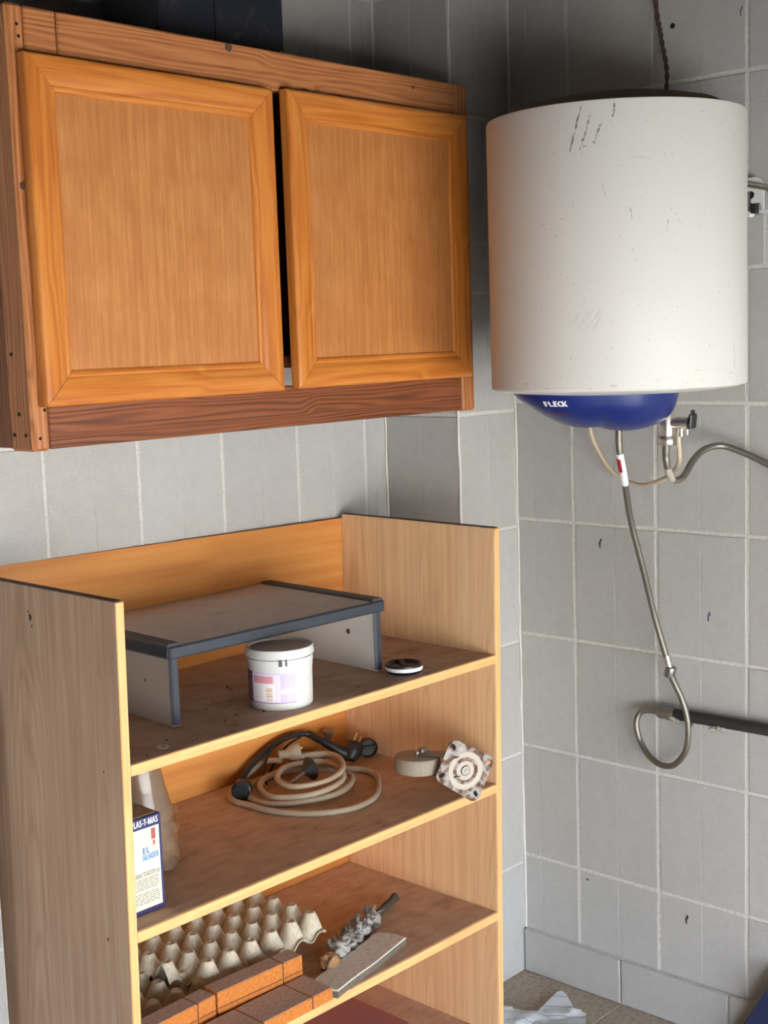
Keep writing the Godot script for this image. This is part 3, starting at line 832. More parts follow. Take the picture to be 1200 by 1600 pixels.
func heater() -> void:
	var yb := 1.3265
	var yt := 1.7925
	var h := thing("water_heater", "white scratched cylindrical water heater with a blue cap below, hung on the right wall", "water heater", T(-0.255, 0, 0.422))
	put("body", lathe_mesh([Vector2(0.2195, yb), Vector2(0.2235, yb + 0.002), Vector2(0.225, yb + 0.006), Vector2(0.225, yt - 0.005), Vector2(0.2238, yt - 0.001), Vector2(0.2205, yt)], 128), M.enamel, h)
	put("top_cap", lathe_mesh([Vector2(0.2205, yt), Vector2(0.217, yt - 0.003), Vector2(0.206, yt + 0.003), Vector2(0.18, yt + 0.017), Vector2(0.13, yt + 0.029), Vector2(0.06, yt + 0.035), Vector2(0, yt + 0.036)], 64), M.dust_brown, h, Transform3D(), "dust-covered domed top")
	put("lower_dish", lathe_mesh([Vector2(0, yb - 0.012), Vector2(0.1, yb - 0.0115), Vector2(0.17, yb - 0.008), Vector2(0.205, yb - 0.004), Vector2(0.2195, yb)], 64), M.enamel_plain, h)
	# blue cap: two soft bulges, long across the view of the front
	var prof := [Vector2(-0.196, 0), Vector2(-0.176, 0.018), Vector2(-0.148, 0.037), Vector2(-0.120, 0.053), Vector2(-0.093, 0.064), Vector2(-0.070, 0.068), Vector2(-0.052, 0.068), Vector2(-0.040, 0.068), Vector2(-0.026, 0.0725), Vector2(-0.005, 0.0755), Vector2(0.02, 0.075), Vector2(0.045, 0.071), Vector2(0.065, 0.064), Vector2(0.08, 0.055), Vector2(0.092, 0.041), Vector2(0.1, 0.018), Vector2(0.1045, 0)]
	var g := Geo.new()
	var nt := 36
	var rows := []
	for i in (prof.size() - 1) * 4 + 1:
		var k := mini(i / 4, prof.size() - 2)
		var s := lerpf(prof[k].x, prof[k + 1].x, (i - 4 * k) / 4.0)
		var d := 0.0
		var p0: Vector2 = prof[maxi(k - 1, 0)]
		var p3: Vector2 = prof[mini(k + 2, prof.size() - 1)]
		d = maxf(0.0, cubic_interpolate(prof[k].y, prof[k + 1].y, p0.y, p3.y, (i - 4 * k) / 4.0))
		var e := clampf((s + 0.0458) / 0.1503, -1, 1)
		var half := 0.125 * pow(maxf(0.0, 1 - absf(e) ** 2.4), 0.5)
		var row := []
		for t in nt + 1:
			var q := -1.0 + 2.0 * t / nt
			row.append(Vector3(s, -d * pow(maxf(0.0, 1 - absf(q) ** 3.0), 0.6) - 0.0005, 0.02 + q * half))
		rows.append(row)
	for i in rows.size() - 1:
		for t in nt:
			var m := []
			for e in [[i, t], [i + 1, t], [i + 1, t + 1], [i, t + 1]]:
				var du: Vector3 = rows[mini(e[0] + 1, rows.size() - 1)][e[1]] - rows[maxi(e[0] - 1, 0)][e[1]]
				var dv: Vector3 = rows[e[0]][mini(e[1] + 1, nt)] - rows[e[0]][maxi(e[1] - 1, 0)]
				var nn := du.cross(dv).normalized()
				if nn.length() < 0.5: nn = Vector3(signf(e[0] - 30.0), -0.3, 0).normalized()
				if nn.y > 0: nn = -nn
				m.append(nn)
			g.quad(rows[i][t], rows[i + 1][t], rows[i + 1][t + 1], rows[i][t + 1], m[0], m[1], m[2], m[3])
	# turned so that its long side lies across from front-left to back-right
	var turn := Basis(Vector3(0.675, 0, 0.737), Vector3.UP, Vector3(-0.737, 0, 0.675))
	var cap := put("cover", g.mesh(), M.blue_plastic, h, T(0, yb - 0.001, 0, turn), "glossy blue lower cover")
	# print on the cap lies along its skin: row k is the place along it, t the place across
	var skin := func(k: int, t: int) -> Transform3D:
		var px: Vector3 = (rows[k + 1][t] - rows[k - 1][t]).normalized()
		var nn: Vector3 = (rows[k + 1][t] - rows[k - 1][t]).cross(rows[k][t + 1] - rows[k][t - 1]).normalized()
		if nn.y > 0: nn = -nn
		return Transform3D(Basis(px, nn.cross(px), nn), rows[k][t])
	var level := func(k: int, y: float) -> Transform3D:
		for t in range(nt - 1, 2, -1):
			if rows[k][t].y <= y:
				var f: Transform3D = skin.call(k, t)
				var px := Vector3.UP.cross(f.basis.z).normalized()
				return Transform3D(Basis(px, f.basis.z.cross(px), f.basis.z), Vector3(rows[k][t].x, y, lerpf(rows[k][t].z, rows[k][t + 1].z, clampf((y - rows[k][t].y) / maxf(1e-5, rows[k][t + 1].y - rows[k][t].y), 0, 1))))
		return skin.call(k, nt - 2)
	var word := "FLECK"
	for i in word.length():
		letters(word[i], 0.0158, M.print_white, cap, level.call(9 + i, -0.0235) * T(-0.004, -0.006, 0.0003), "letter", 900, 0.0014)
	for i in 5:
		put("printed_line", box_mesh(Vector3(0.0068, 0.0014, 0.0008), 0, 0, Vector3(0.001, 0, 0.0002)), M.print_red, cap, level.call(9 + i, -0.037))
	# safety valve on the cold inlet
	var v := thing("safety_valve", "nickel safety valve with black lever cap under the heater", "valve", T(-0.2, 1.2585 * (1 - 1.22), 0.49, Basis.from_scale(Vector3.ONE * 1.22)))
	put("body", lathe_mesh([Vector2(0, 1.238), Vector2(0.011, 1.238), Vector2(0.0118, 1.243), Vector2(0.0118, 1.268), Vector2(0.0105, 1.272), Vector2(0.0105, 1.32), Vector2(0, 1.32)], 24), M.nickel, v)
	put("nut", lathe_mesh([Vector2(0, 1.2255), Vector2(0.0125, 1.2255), Vector2(0.0138, 1.2275), Vector2(0.0138, 1.2375), Vector2(0.0125, 1.2395), Vector2(0, 1.2395)], 6), M.nickel, v)
	var side := Basis(Vector3(0, 0, 1), Vector3(0, 0, 1).cross(Vector3(0, 1, 0)), Vector3(0, 1, 0))
	side = Basis(Vector3.RIGHT, PI / 2)     # lathe axis y -> +z
	put("barrel", lathe_mesh([Vector2(0.0075, 0.008), Vector2(0.0075, 0.014), Vector2(0.009, 0.016), Vector2(0.009, 0.034), Vector2(0.0098, 0.035), Vector2(0.0098, 0.038), Vector2(0, 0.038)], 24), M.nickel, v, T(0, 1.2585, 0, side))
	put("lever_cap", box_mesh(Vector3(0.018, 0.022, 0.006), 0.002, 1, Vector3(0, 0.002, 0)), M.black_plastic, v, T(0, 1.2595, 0.0415, Basis(Vector3.RIGHT, 0.1)))
	put("lever_cap", box_mesh(Vector3(0.009, 0.01, 0.003), 0.001, 1), M.black_plastic, v, T(0, 1.273, 0.0425, Basis(Vector3.RIGHT, -0.1)))
	put("outlet", lathe_mesh([Vector2(0, 1.2385), Vector2(0.0032, 1.2385), Vector2(0.0042, 1.242), Vector2(0.0042, 1.252), Vector2(0, 1.252)], 14), M.nickel, v, T(0, 0, 0.023))
	put("outlet", lathe_mesh([Vector2(0, 1.2415), Vector2(0.0025, 1.2415), Vector2(0.0028, 1.252), Vector2(0, 1.252)], 12), M.nickel, v, T(0, 0, 0.033))
	# hoses
	var hot := spline([Vector3(-0.250, 1.272, 0.420), Vector3(-0.250, 1.248, 0.420), Vector3(-0.245, 1.209, 0.418), Vector3(-0.220, 1.159, 0.411), Vector3(-0.170, 1.075, 0.392), Vector3(-0.120, 0.970, 0.388), Vector3(-0.080, 0.875, 0.387), Vector3(-0.055, 0.792, 0.397), Vector3(-0.051, 0.768, 0.402)], 10)
	var hh := thing("braided_hose", "long braided steel hose hanging from under the heater with a red and white tag", "hose")
	put("braid", tube_mesh(hot, 0.0062, 14), M.braid, hh)
	put("ferrule", tube_mesh([Vector3(-0.250, 1.280, 0.420), Vector3(-0.250, 1.25, 0.420)], 0.0066, 14), M.braid, hh)
	put("tag_sleeve", tube_mesh(hot.slice(21, 33), 0.0068, 14), M.print_white, hh)
	put("tag_sleeve", tube_mesh(hot.slice(23, 29).map(func(q): return q + Vector3(-0.0015, 0, -0.0008)), 0.0062, 14), M.print_red, hh)
	put("nut", lathe_mesh([Vector2(0, -0.011), Vector2(0.0095, -0.011), Vector2(0.0108, -0.009), Vector2(0.0108, 0.009), Vector2(0.0095, 0.011), Vector2(0, 0.011)], 6), M.steel_dull, hh, T(-0.0505, 0.757, 0.404, Basis(Vector3.RIGHT, 0.25)))
	put("ferrule", tube_mesh([Vector3(-0.0535, 0.789, 0.398), Vector3(-0.0507, 0.764, 0.403)], 0.0068, 12), M.nickel, hh)
	var lp := spline([Vector3(-0.050, 0.752, 0.405), Vector3(-0.050, 0.736, 0.413), Vector3(-0.045, 0.701, 0.428), Vector3(-0.040, 0.656, 0.437), Vector3(-0.035, 0.601, 0.430), Vector3(-0.035, 0.565, 0.405), Vector3(-0.035, 0.557, 0.376), Vector3(-0.035, 0.570, 0.346), Vector3(-0.030, 0.600, 0.320), Vector3(-0.030, 0.635, 0.313), Vector3(-0.025, 0.657, 0.322), Vector3(-0.022, 0.6625, 0.344), Vector3(-0.022, 0.663, 0.366)], 8)
	var lo := thing("braided_hose", "short looped braided hose joining the long hose to the wall pipe", "hose")
	put("braid", tube_mesh(lp, 0.0062, 14), M.braid, lo)
	put("ferrule", tube_mesh([lp[0], lp[4], lp[7]], 0.0069, 12), M.steel_dull, lo)
	put("ferrule", tube_mesh(lp.slice(-16, -1), 0.0066, 12), M.steel_dull, lo)
	var pp := thing("water_pipe", "dark painted water pipe running along the right wall", "pipe")
	put("tube", tube_mesh([Vector3(-0.022, 0.6635, 0.375), Vector3(-0.022, 0.6655, 0.6), Vector3(-0.022, 0.668, 1.0), Vector3(-0.022, 0.67, 1.6)], 0.0115, 18), M.pipe, pp)
	put("coupling", lathe_mesh([Vector2(0, 0), Vector2(0.009, 0), Vector2(0.0125, 0.004), Vector2(0.0135, 0.01), Vector2(0.012, 0.016), Vector2(0.0138, 0.022), Vector2(0.0138, 0.034), Vector2(0.0118, 0.04), Vector2(0, 0.04)], 16), M.steel_dull, pp, T(-0.022, 0.6632, 0.358, side))
	for k in 7:
		var sc := Geo.new()
		lump(sc, Vector3(-0.034, 0.6555 + rng.randf_range(-0.005, 0.003), [0.397, 0.404, 0.41, 0.447, 0.486, 0.5, 0.508][k]), Vector3(0.004, 0.0045, 0.007), 0.6, 1.5, k, 8, 6)
		put("lime_scale", sc.mesh(), M.lime, pp)
	var cold := spline([Vector3(-0.2, 1.232, 0.490), Vector3(-0.205, 1.205, 0.490), Vector3(-0.205, 1.190, 0.491), Vector3(-0.190, 1.165, 0.488), Vector3(-0.172, 1.152, 0.487), Vector3(-0.150, 1.157, 0.494), Vector3(-0.120, 1.183, 0.496), Vector3(-0.090, 1.201, 0.502), Vector3(-0.060, 1.207, 0.519), Vector3(-0.045, 1.197, 0.550), Vector3(-0.030, 1.172, 0.600), Vector3(-0.026, 1.135, 0.665), Vector3(-0.018, 1.10, 0.72), Vector3(0.0, 1.085, 0.73)], 8)
	var ch := thing("braided_hose", "braided hose curving from the safety valve to the right along the wall", "hose")
	put("braid", tube_mesh(cold, 0.0063, 14), M.braid, ch)
	put("ferrule", tube_mesh(cold.slice(0, 10), 0.0068, 14), M.steel_dull, ch)
	put("ferrule", tube_mesh(cold.slice(20, 31), 0.0067, 14), M.lime, ch, Transform3D(), "pale crusted sleeve at the bend")
	var tb := put("drain_tube", tube_mesh(spline([Vector3(-0.2, 1.243, 0.513), Vector3(-0.198, 1.225, 0.512), Vector3(-0.185, 1.195, 0.506), Vector3(-0.14, 1.172, 0.474), Vector3(-0.09, 1.145, 0.42), Vector3(-0.050, 1.124, 0.346), Vector3(-0.040, 1.131, 0.296), Vector3(-0.040, 1.155, 0.259), Vector3(-0.040, 1.186, 0.237), Vector3(-0.050, 1.213, 0.230), Vector3(-0.075, 1.245, 0.24), Vector3(-0.11, 1.3, 0.27)], 8), 0.0042, 10), M.clear_tube)
	tag(tb, "thin yellowed plastic drain tube hanging in a bow below the heater", "tube")
	# cord above, bracket at the right, hole and marks in the tiles
	var cd := spline([Vector3(-0.012, 2.69, 0.30), Vector3(-0.008, 2.3, 0.33), Vector3(-0.006, 2.046, 0.356), Vector3(-0.006, 1.974, 0.368), Vector3(-0.012, 1.9, 0.383), Vector3(-0.04, 1.81, 0.39)], 16)
	var cg := Geo.new()
	for k in 2:
		var w := []
		for i in cd.size(): w.append(cd[i] + Vector3(cos(i * 0.9 + PI * k), 0, sin(i * 0.9 + PI * k)) * 0.0022)
		tube(cg, w, 0.0024, 8)
	tag(put("power_cord", cg.mesh(), M.cord_brown), "dark twisted cord running down the wall to the top of the heater", "cord")
	var br := thing("hook_plate", "small white metal hook plate on the wall right of the heater", "bracket", T(-0.002, 0, 0))
	var fr := Basis(Vector3(0, 0, 1), Vector3.UP, Vector3(-1, 0, 0))
	var g2 := Geo.new()
	slab(g2, PackedVector2Array([Vector2(0.535, 1.693), Vector2(0.568, 1.696), Vector2(0.578, 1.691), Vector2(0.583, 1.683), Vector2(0.584, 1.638), Vector2(0.581, 1.634), Vector2(0.579, 1.638), Vector2(0.576, 1.648), Vector2(0.558, 1.648), Vector2(0.557, 1.655), Vector2(0.563, 1.659), Vector2(0.564, 1.666), Vector2(0.560, 1.67), Vector2(0.535, 1.67)]), 0.0025, 0.0006)
	put("plate", g2.mesh(), M.bare_white, br, T(-0.014, 0, 0, fr))
	put("arm", box_mesh(Vector3(0.0035, 0.0045, 0.09), 0.001, 2), M.steel_dull, br, T(-0.017, 1.674, 0.575, Basis(Vector3.RIGHT, 0.26)))
	put("arm", box_mesh(Vector3(0.0035, 0.0035, 0.08), 0.001, 2), M.nickel, br, T(-0.018, 1.680, 0.577, Basis(Vector3.RIGHT, 0.26)))
	put("screw", lathe_mesh([Vector2(0, 0), Vector2(0.006, 0), Vector2(0.006, 0.01), Vector2(0.004, 0.013), Vector2(0, 0.013)], 14), M.bare_white, br, T(-0.0, 1.63, 0.552, Basis(Vector3.FORWARD, -PI / 2)))
	put("spacer", box_mesh(Vector3(0.012, 0.05, 0.012), 0.001, 1), M.black_plastic, br, T(-0.006, 1.655, 0.561))
	var hole := Geo.new()
	hole.tf = T(-0.0004, 1.993, 0.389, Basis(Vector3.FORWARD, -PI / 2))
	lathe(hole, [Vector2(0, 0.0006), Vector2(0.0045, 0.0006), Vector2(0.0062, 0)], 16)
	tag(put("wall_hole", hole.mesh(), M.black_hole), "black drilled hole in the tile above the heater", "hole")
	# blots: splashes of dark paint that stand a hair proud of the tiles
	for s in [[1.994, 0.5295, 1, "small blue ink blot on the tile near the top right joint"], [0.2275, 0.408, 0, "dark forked splash on the lower tile near the skirting"], [0.258, 0.168, 0, "small black dash on the tile above the skirting corner"], [0.99, 0.211, 0, "dark smudge on the tile left of the hanging hose"], [0.865, 0.46, 1, "faint blue pen scribble on the tile right of the hose"]]:
		var sg := Geo.new()
		for k in (3 if s[1] != 0.168 else 1):
			lump(sg, Vector3(0, (k - 1) * 0.006 + rng.randf() * 0.002, (k - 1) * 0.0025 * (1 if k else 0)), Vector3(0.0007, 0.0042 if s[1] != 0.168 else 0.0016, 0.0019 if s[1] != 0.168 else 0.0045), 0.9, 3.0, k + int(s[1] * 1000), 10, 8)
		tag(put("blot", sg.mesh(), M.ink if s[2] else M.mark, self, T(-0.0003, s[0], s[1])), s[3], "stain")

# ------------------------------------------------------------------ bookcase and what lies in it
const BW := 0.8664
const BD := 0.4065
const BT := 0.0145
const SH := [0.8274, 0.5762, 0.3219, 0.0700]

func bookcase() -> void:
	var b := thing("bookcase", "open beech-look bookcase with light lipped edges and dusty shelves", "bookcase", BK)
	var lean := Basis(Vector3(1, 0, 0), Vector3(0.0176, 1, 0.0032).normalized(), Vector3(0, 0, 1)).orthonormalized()
	lean = Basis(Vector3.BACK, -0.0176) * Basis(Vector3.RIGHT, 0.0032)
	var top := 1.0677
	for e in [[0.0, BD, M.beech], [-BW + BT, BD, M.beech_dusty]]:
		var p := put("side_panel", box_mesh(Vector3(BT, top, e[1] - 0.003), 0.0008, 1, Vector3(-BT / 2, top / 2, -0.003 - (e[1] - 0.003) / 2), Vector2(0.02 if e[0] == 0.0 else 0.30, 0.13)), e[2], b, T(e[0], 0, 0, lean))
		put("edge_strip", box_mesh(Vector3(BT, top - 0.001, 0.003), 0.0012, 1, Vector3(-BT / 2, top / 2, -0.0015)), M.lipping, p)
		put("sawn_edge", box_mesh(Vector3(BT - 0.001, 0.0016, e[1] - 0.004), 0.0006, 2, Vector3(-BT / 2, top + 0.0004, -0.002 - e[1] / 2)), M.sawn_edge, p, Transform3D(), "bare dark top edge")
	for q in [[1.020, -0.221, 0.0055], [1.029, -0.226, 0.002], [1.007, -0.218, 0.0022], [0.8126, -0.0446, 0.0022], [0.555, -0.053, 0.0026]]:
		var dg := Geo.new()
		lump(dg, Vector3.ZERO, Vector3(0.0006, q[2], q[2] * 0.7), 0.8, 2.5, int(q[0] * 1000), 12, 8)
		put("dirt_spot", dg.mesh(), M.stone_dark, b, T(-BW - 0.0001 + 0.0176 * q[0], q[0], q[1]))
	for k in SH.size():
		var y: float = SH[k]
		var s := put("shelf", box_mesh(Vector3(BW - 2 * BT, 0.017, BD - 0.006), 0.0005, 0, Vector3(-BW / 2, y - 0.0085, -0.003 - (BD - 0.006) / 2)), M.beech, b, T(0.0176 * y, 0, 0.0032 * y))
		put("edge_strip", box_mesh(Vector3(BW - 2 * BT, 0.0168, 0.003), 0.001, 0, Vector3(-BW / 2, y - 0.0085, -0.0015)), M.lipping, s)
		put("dust", box_mesh(Vector3(BW - 2 * BT - 0.002, 0.0004, BD - 0.008), 0, 0, Vector3(-BW / 2, y + 0.0001, -0.005 - (BD - 0.008) / 2)), M.shelf_dust, s, Transform3D(), "brown layer of dust")
	put("plinth", box_mesh(Vector3(BW - 2 * BT, 0.05, 0.016), 0.001, 0, Vector3(-BW / 2, 0.025, -0.03)), M.beech, b)
	put("back_board", box_mesh(Vector3(BW - 0.004, 1.058, 0.004), 0, 0, Vector3(-BW / 2, 0.53, -BD - 0.0022)), M.back_board, b, T(0, 0, 0, lean))

func shelf_one() -> void:
	var Y: float = SH[0] + 0.0004
	# low riser: dusty top with grey rubber edging on two legs
	var r := thing("shelf_riser", "low dusty grey riser with dark rubber edging standing on the top shelf", "riser", on(-0.228, Y, -0.087, -0.03))
	var w := 0.468
	var d := 0.315
	put("top_board", box_mesh(Vector3(w - 0.01, 0.016, d), 0.001, 0, Vector3(-w / 2, 0.122, -d / 2)), M.riser_dust, r)
	put("edging", box_mesh(Vector3(w + 0.006, 0.021, 0.007), 0.003, 0, Vector3(-w / 2, 0.1205, 0.001)), M.edging, r)
	for x in [[0.0, -0.012], [-w, 0.012]]:
		put("edging", box_mesh(Vector3(0.007, 0.021, d), 0.003, 2, Vector3(x[0] - signf(x[1]) * 0.001, 0.1205, -d / 2)), M.edging, r)
		put("edging", box_mesh(Vector3(0.026, 0.006, d), 0.0025, 2, Vector3(x[0] + x[1] * 0.8, 0.1315, -d / 2)), M.edging_dusty, r, Transform3D(), "raised dusty rim")
	for x in [-0.0095, -w + 0.0095]:
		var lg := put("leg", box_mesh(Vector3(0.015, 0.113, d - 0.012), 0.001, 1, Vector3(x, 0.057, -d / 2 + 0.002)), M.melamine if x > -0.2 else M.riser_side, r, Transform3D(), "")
		put("edging", box_mesh(Vector3(0.017, 0.113, 0.008), 0.004, 1, Vector3(x, 0.057, -0.006)), M.edging, lg)
		var hg := Geo.new()
		hg.tf = T(x - 0.0076, 0.066, -0.075, Basis(Vector3.FORWARD, -PI / 2))
		lathe(hg, [Vector2(0, 0.0004), Vector2(0.0036 if x > -0.2 else 0.0014, 0.0004), Vector2(0.005 if x > -0.2 else 0.002, 0.0001)], 16)
		put("hole", hg.mesh(), M.cord_brown if x > -0.2 else M.black_hole, lg)
	# small white tub with a lid
	var bu := thing("plastic_tub", "small white lidded plastic tub with a lilac label on the top shelf", "tub", on(-0.4905, Y, -0.0755))
	put("body", lathe_mesh([Vector2(0, 0), Vector2(0.050, 0), Vector2(0.0525, 0.003), Vector2(0.0535, 0.060), Vector2(0.0545, 0.072), Vector2(0.0552, 0.074), Vector2(0.0552, 0.0838), Vector2(0.0525, 0.0838), Vector2(0.0525, 0.094), Vector2(0.05, 0.094)], 56), M.bucket, bu)
	put("lid", lathe_mesh([Vector2(0.0555, 0.0862), Vector2(0.0572, 0.0866), Vector2(0.0576, 0.091), Vector2(0.0562, 0.0935), Vector2(0.0566, 0.097), Vector2(0.0552, 0.1), Vector2(0.0525, 0.1), Vector2(0.0505, 0.0985), Vector2(0.0495, 0.097), Vector2(0, 0.097)], 56), M.bucket, bu)
	put("lid_dust", lathe_mesh([Vector2(0.0492, 0.0972), Vector2(0, 0.0975)], 40), M.riser_dust, bu, Transform3D(), "grey dust on the sunken lid")
	var lb := Geo.new()
	for i in 40:
		var a0 := deg_to_rad(lerpf(103, 216, i / 40.0))
		var a1 := deg_to_rad(lerpf(103, 216, (i + 1) / 40.0))
		var n0 := Vector3(cos(a0), 0, sin(a0))
		var n1 := Vector3(cos(a1), 0, sin(a1))
		lb.quad(n0 * 0.0531 + Vector3(0, 0.012, 0), n1 * 0.0531 + Vector3(0, 0.012, 0), n1 * 0.0539 + Vector3(0, 0.064, 0), n0 * 0.0539 + Vector3(0, 0.064, 0), n0, n1, n1, n0, Vector2(i / 40.0, 1), Vector2((i + 1) / 40.0, 1), Vector2((i + 1) / 40.0, 0), Vector2(i / 40.0, 0))
	put("printed_label", lb.mesh(), M.bucket_label, bu, Transform3D(), "lilac label with a pink field and fine print")
	for a in [121.0, 131.0]:
		var n := Vector3(cos(deg_to_rad(a)), 0, sin(deg_to_rad(a)))
		put("clip_slot", box_mesh(Vector3(0.0035 if a < 125 else 0.006, 0.011, 0.0016), 0.0004, 1), M.edging, bu, Transform3D(Basis(Vector3.UP, PI / 2 - deg_to_rad(a)), n * 0.0552 + Vector3(0, 0.080, 0)))
	# round cap
	var cp := thing("round_cap", "round navy screw cap with a white band and a cross bar near the shelf edge", "cap", on(-0.213, Y, -0.053))
	put("base", lathe_mesh([Vector2(0, 0), Vector2(0.030, 0), Vector2(0.0315, 0.002), Vector2(0.0315, 0.006), Vector2(0, 0.006)], 40), M.cap_navy, cp)
	put("band", lathe_mesh([Vector2(0.031, 0.005), Vector2(0.034, 0.0055), Vector2(0.0344, 0.0085), Vector2(0.034, 0.0118), Vector2(0.031, 0.012)], 40), M.print_white, cp, Transform3D(), "white band")
	put("rim", lathe_mesh([Vector2(0.0335, 0.0115), Vector2(0.0345, 0.0125), Vector2(0.034, 0.0155), Vector2(0.031, 0.0165), Vector2(0.028, 0.0145), Vector2(0.026, 0.011), Vector2(0, 0.0105)], 40), M.cap_navy, cp)
	put("cross_bar", box_mesh(Vector3(0.011, 0.0055, 0.058), 0.0015, 2, Vector3(0, 0.0132, 0)), M.edging_dusty, cp, T(0, 0, 0, Basis(Vector3.UP, -0.65)))
	tag(put("washer", lathe_mesh([Vector2(0.0034, 0), Vector2(0.0095, 0), Vector2(0.0098, 0.0006), Vector2(0.0095, 0.0014), Vector2(0.0034, 0.0014), Vector2(0.0034, 0)], 28), M.nickel, self, on(-0.7687, Y, -0.0335)), "small shiny steel washer at the left front of the top shelf", "washer")
	# crumbs of dirt
	var cg := Geo.new()
	for i in 40:
		lump(cg, Vector3(rng.randf_range(-0.82, -0.30), 0.0006, rng.randf_range(-0.28, -0.012)), Vector3(0.0024, 0.0012, 0.002) * rng.randf_range(0.3, 1.2), 0.7, 2.0, i, 8, 6)
	tag(put("dirt_crumbs", cg.mesh(), M.stone_dark, self, on(0, Y, 0)), "dark crumbs of dirt strewn over the dusty top shelf", "dirt", "", "stuff")

func plug(parent: Node, at: Transform3D, m: Material) -> void:
	var b := put("plug", lathe_mesh([Vector2(0, -0.016), Vector2(0.012, -0.016), Vector2(0.0165, -0.008), Vector2(0.0185, 0.004), Vector2(0.0185, 0.018), Vector2(0.0170, 0.020), Vector2(0, 0.020)], 24), m, parent, at)
	for x in [-0.0095, 0.0095]:
		put("pin", lathe_mesh([Vector2(0.0024, 0.0195), Vector2(0.0024, 0.037), Vector2(0.0016, 0.039), Vector2(0, 0.039)], 10), M.nickel, b, T(x, 0, 0))

func aim(dir: Vector3) -> Basis:      # y along dir
	var y := dir.normalized()
	var x := y.cross(Vector3(0.3, 0.1, 1)).normalized()
	return Basis(x, y, x.cross(y))

func shelf_two() -> void:
	var Y: float = SH[1] + 0.0004
	var o := on(0, Y, 0)
	# coil of beige flex
	var pts := [Vector3(-0.255, 0.040, -0.345), Vector3(-0.262, 0.036, -0.372), Vector3(-0.270, 0.030, -0.385), Vector3(-0.305, 0.018, -0.385), Vector3(-0.345, 0.010, -0.372), Vector3(-0.385, 0.006, -0.345), Vector3(-0.403, 0.006, -0.310), Vector3(-0.400, 0.006, -0.275), Vector3(-0.398, 0.006, -0.230), Vector3(-0.380, 0.006, -0.180), Vector3(-0.340, 0.006, -0.132), Vector3(-0.285, 0.006, -0.110), Vector3(-0.217, 0.006, -0.126), Vector3(-0.145, 0.006, -0.190), Vector3(-0.123, 0.006, -0.238), Vector3(-0.137, 0.007, -0.278), Vector3(-0.166, 0.010, -0.325), Vector3(-0.205, 0.011, -0.352), Vector3(-0.250, 0.009, -0.362), Vector3(-0.300, 0.006, -0.365), Vector3(-0.345, 0.006, -0.345), Vector3(-0.374, 0.006, -0.299), Vector3(-0.373, 0.006, -0.250), Vector3(-0.335, 0.008, -0.206), Vector3(-0.275, 0.012, -0.178), Vector3(-0.218, 0.013, -0.193), Vector3(-0.177, 0.013, -0.232), Vector3(-0.180, 0.016, -0.275), Vector3(-0.217, 0.019, -0.312), Vector3(-0.257, 0.019, -0.338), Vector3(-0.300, 0.017, -0.342), Vector3(-0.342, 0.015, -0.310), Vector3(-0.360, 0.015, -0.255), Vector3(-0.331, 0.019, -0.205), Vector3(-0.285, 0.024, -0.184), Vector3(-0.230, 0.026, -0.200), Vector3(-0.195, 0.027, -0.243), Vector3(-0.190, 0.031, -0.290), Vector3(-0.230, 0.034, -0.315), Vector3(-0.275, 0.034, -0.318), Vector3(-0.318, 0.030, -0.285), Vector3(-0.322, 0.028, -0.235), Vector3(-0.275, 0.031, -0.205), Vector3(-0.222, 0.036, -0.212), Vector3(-0.185, 0.041, -0.248), Vector3(-0.172, 0.042, -0.285), Vector3(-0.185, 0.042, -0.312), Vector3(-0.225, 0.043, -0.330)]
	var cb := thing("extension_cord", "coiled beige power cord in loose loops on the second shelf", "cord", o)
	put("flex", tube_mesh(spline(pts, 8), 0.0058, 12), M.beige_cord, cb)
	var pb := put("plug", lathe_mesh([Vector2(0, -0.03), Vector2(0.0075, -0.03), Vector2(0.008, -0.014), Vector2(0.011, -0.01), Vector2(0.016, -0.004), Vector2(0.0182, 0.004), Vector2(0.0182, 0.012), Vector2(0, 0.012)], 24), M.cord_plug, cb, T(-0.229, 0.05, -0.338, aim(Vector3(0.85, 0.02, 0.40))))
	for k in 4: put("strain_ring", lathe_mesh([Vector2(0.0075, 0), Vector2(0.0092, 0.0008), Vector2(0.0092, 0.002), Vector2(0.0075, 0.0028)], 16), M.cord_plug, pb, T(0, -0.029 + k * 0.0045, 0))
	put("socket_face", lathe_mesh([Vector2(0, 0.0112), Vector2(0.0155, 0.0112), Vector2(0.0165, 0.0124), Vector2(0, 0.0124)], 24), M.socket_face, pb)
	for x in [-0.007, 0.007]: put("contact", lathe_mesh([Vector2(0.0022, 0.012), Vector2(0.0022, 0.020), Vector2(0, 0.021)], 10), M.brass, pb, T(x, 0, 0))
	# black lead with an angled plug, thrown over the coil
	var bl := thing("black_power_lead", "black power lead arching over the beige coil, its two-pin plug lying on the right", "cord", o)
	put("flex", tube_mesh(spline([Vector3(-0.130, 0.044, -0.336), Vector3(-0.142, 0.054, -0.358), Vector3(-0.150, 0.062, -0.380), Vector3(-0.190, 0.066, -0.385), Vector3(-0.235, 0.058, -0.388), Vector3(-0.285, 0.040, -0.385), Vector3(-0.325, 0.018, -0.378), Vector3(-0.345, 0.008, -0.365)], 10), func(s): return 0.0072 if s < 0.3 else 0.0055, 12), M.black_plastic, bl)
	put("wire", tube_mesh(spline([Vector3(-0.165, 0.058, -0.384), Vector3(-0.200, 0.052, -0.382), Vector3(-0.235, 0.036, -0.376), Vector3(-0.262, 0.014, -0.37), Vector3(-0.275, 0.006, -0.36)], 8), 0.0024, 8), M.black_plastic, bl)
	put("wire", tube_mesh(spline([Vector3(-0.24, 0.058, -0.386), Vector3(-0.272, 0.038, -0.37), Vector3(-0.295, 0.02, -0.352), Vector3(-0.302, 0.006, -0.335)], 8), 0.0028, 8), M.black_plastic, bl)
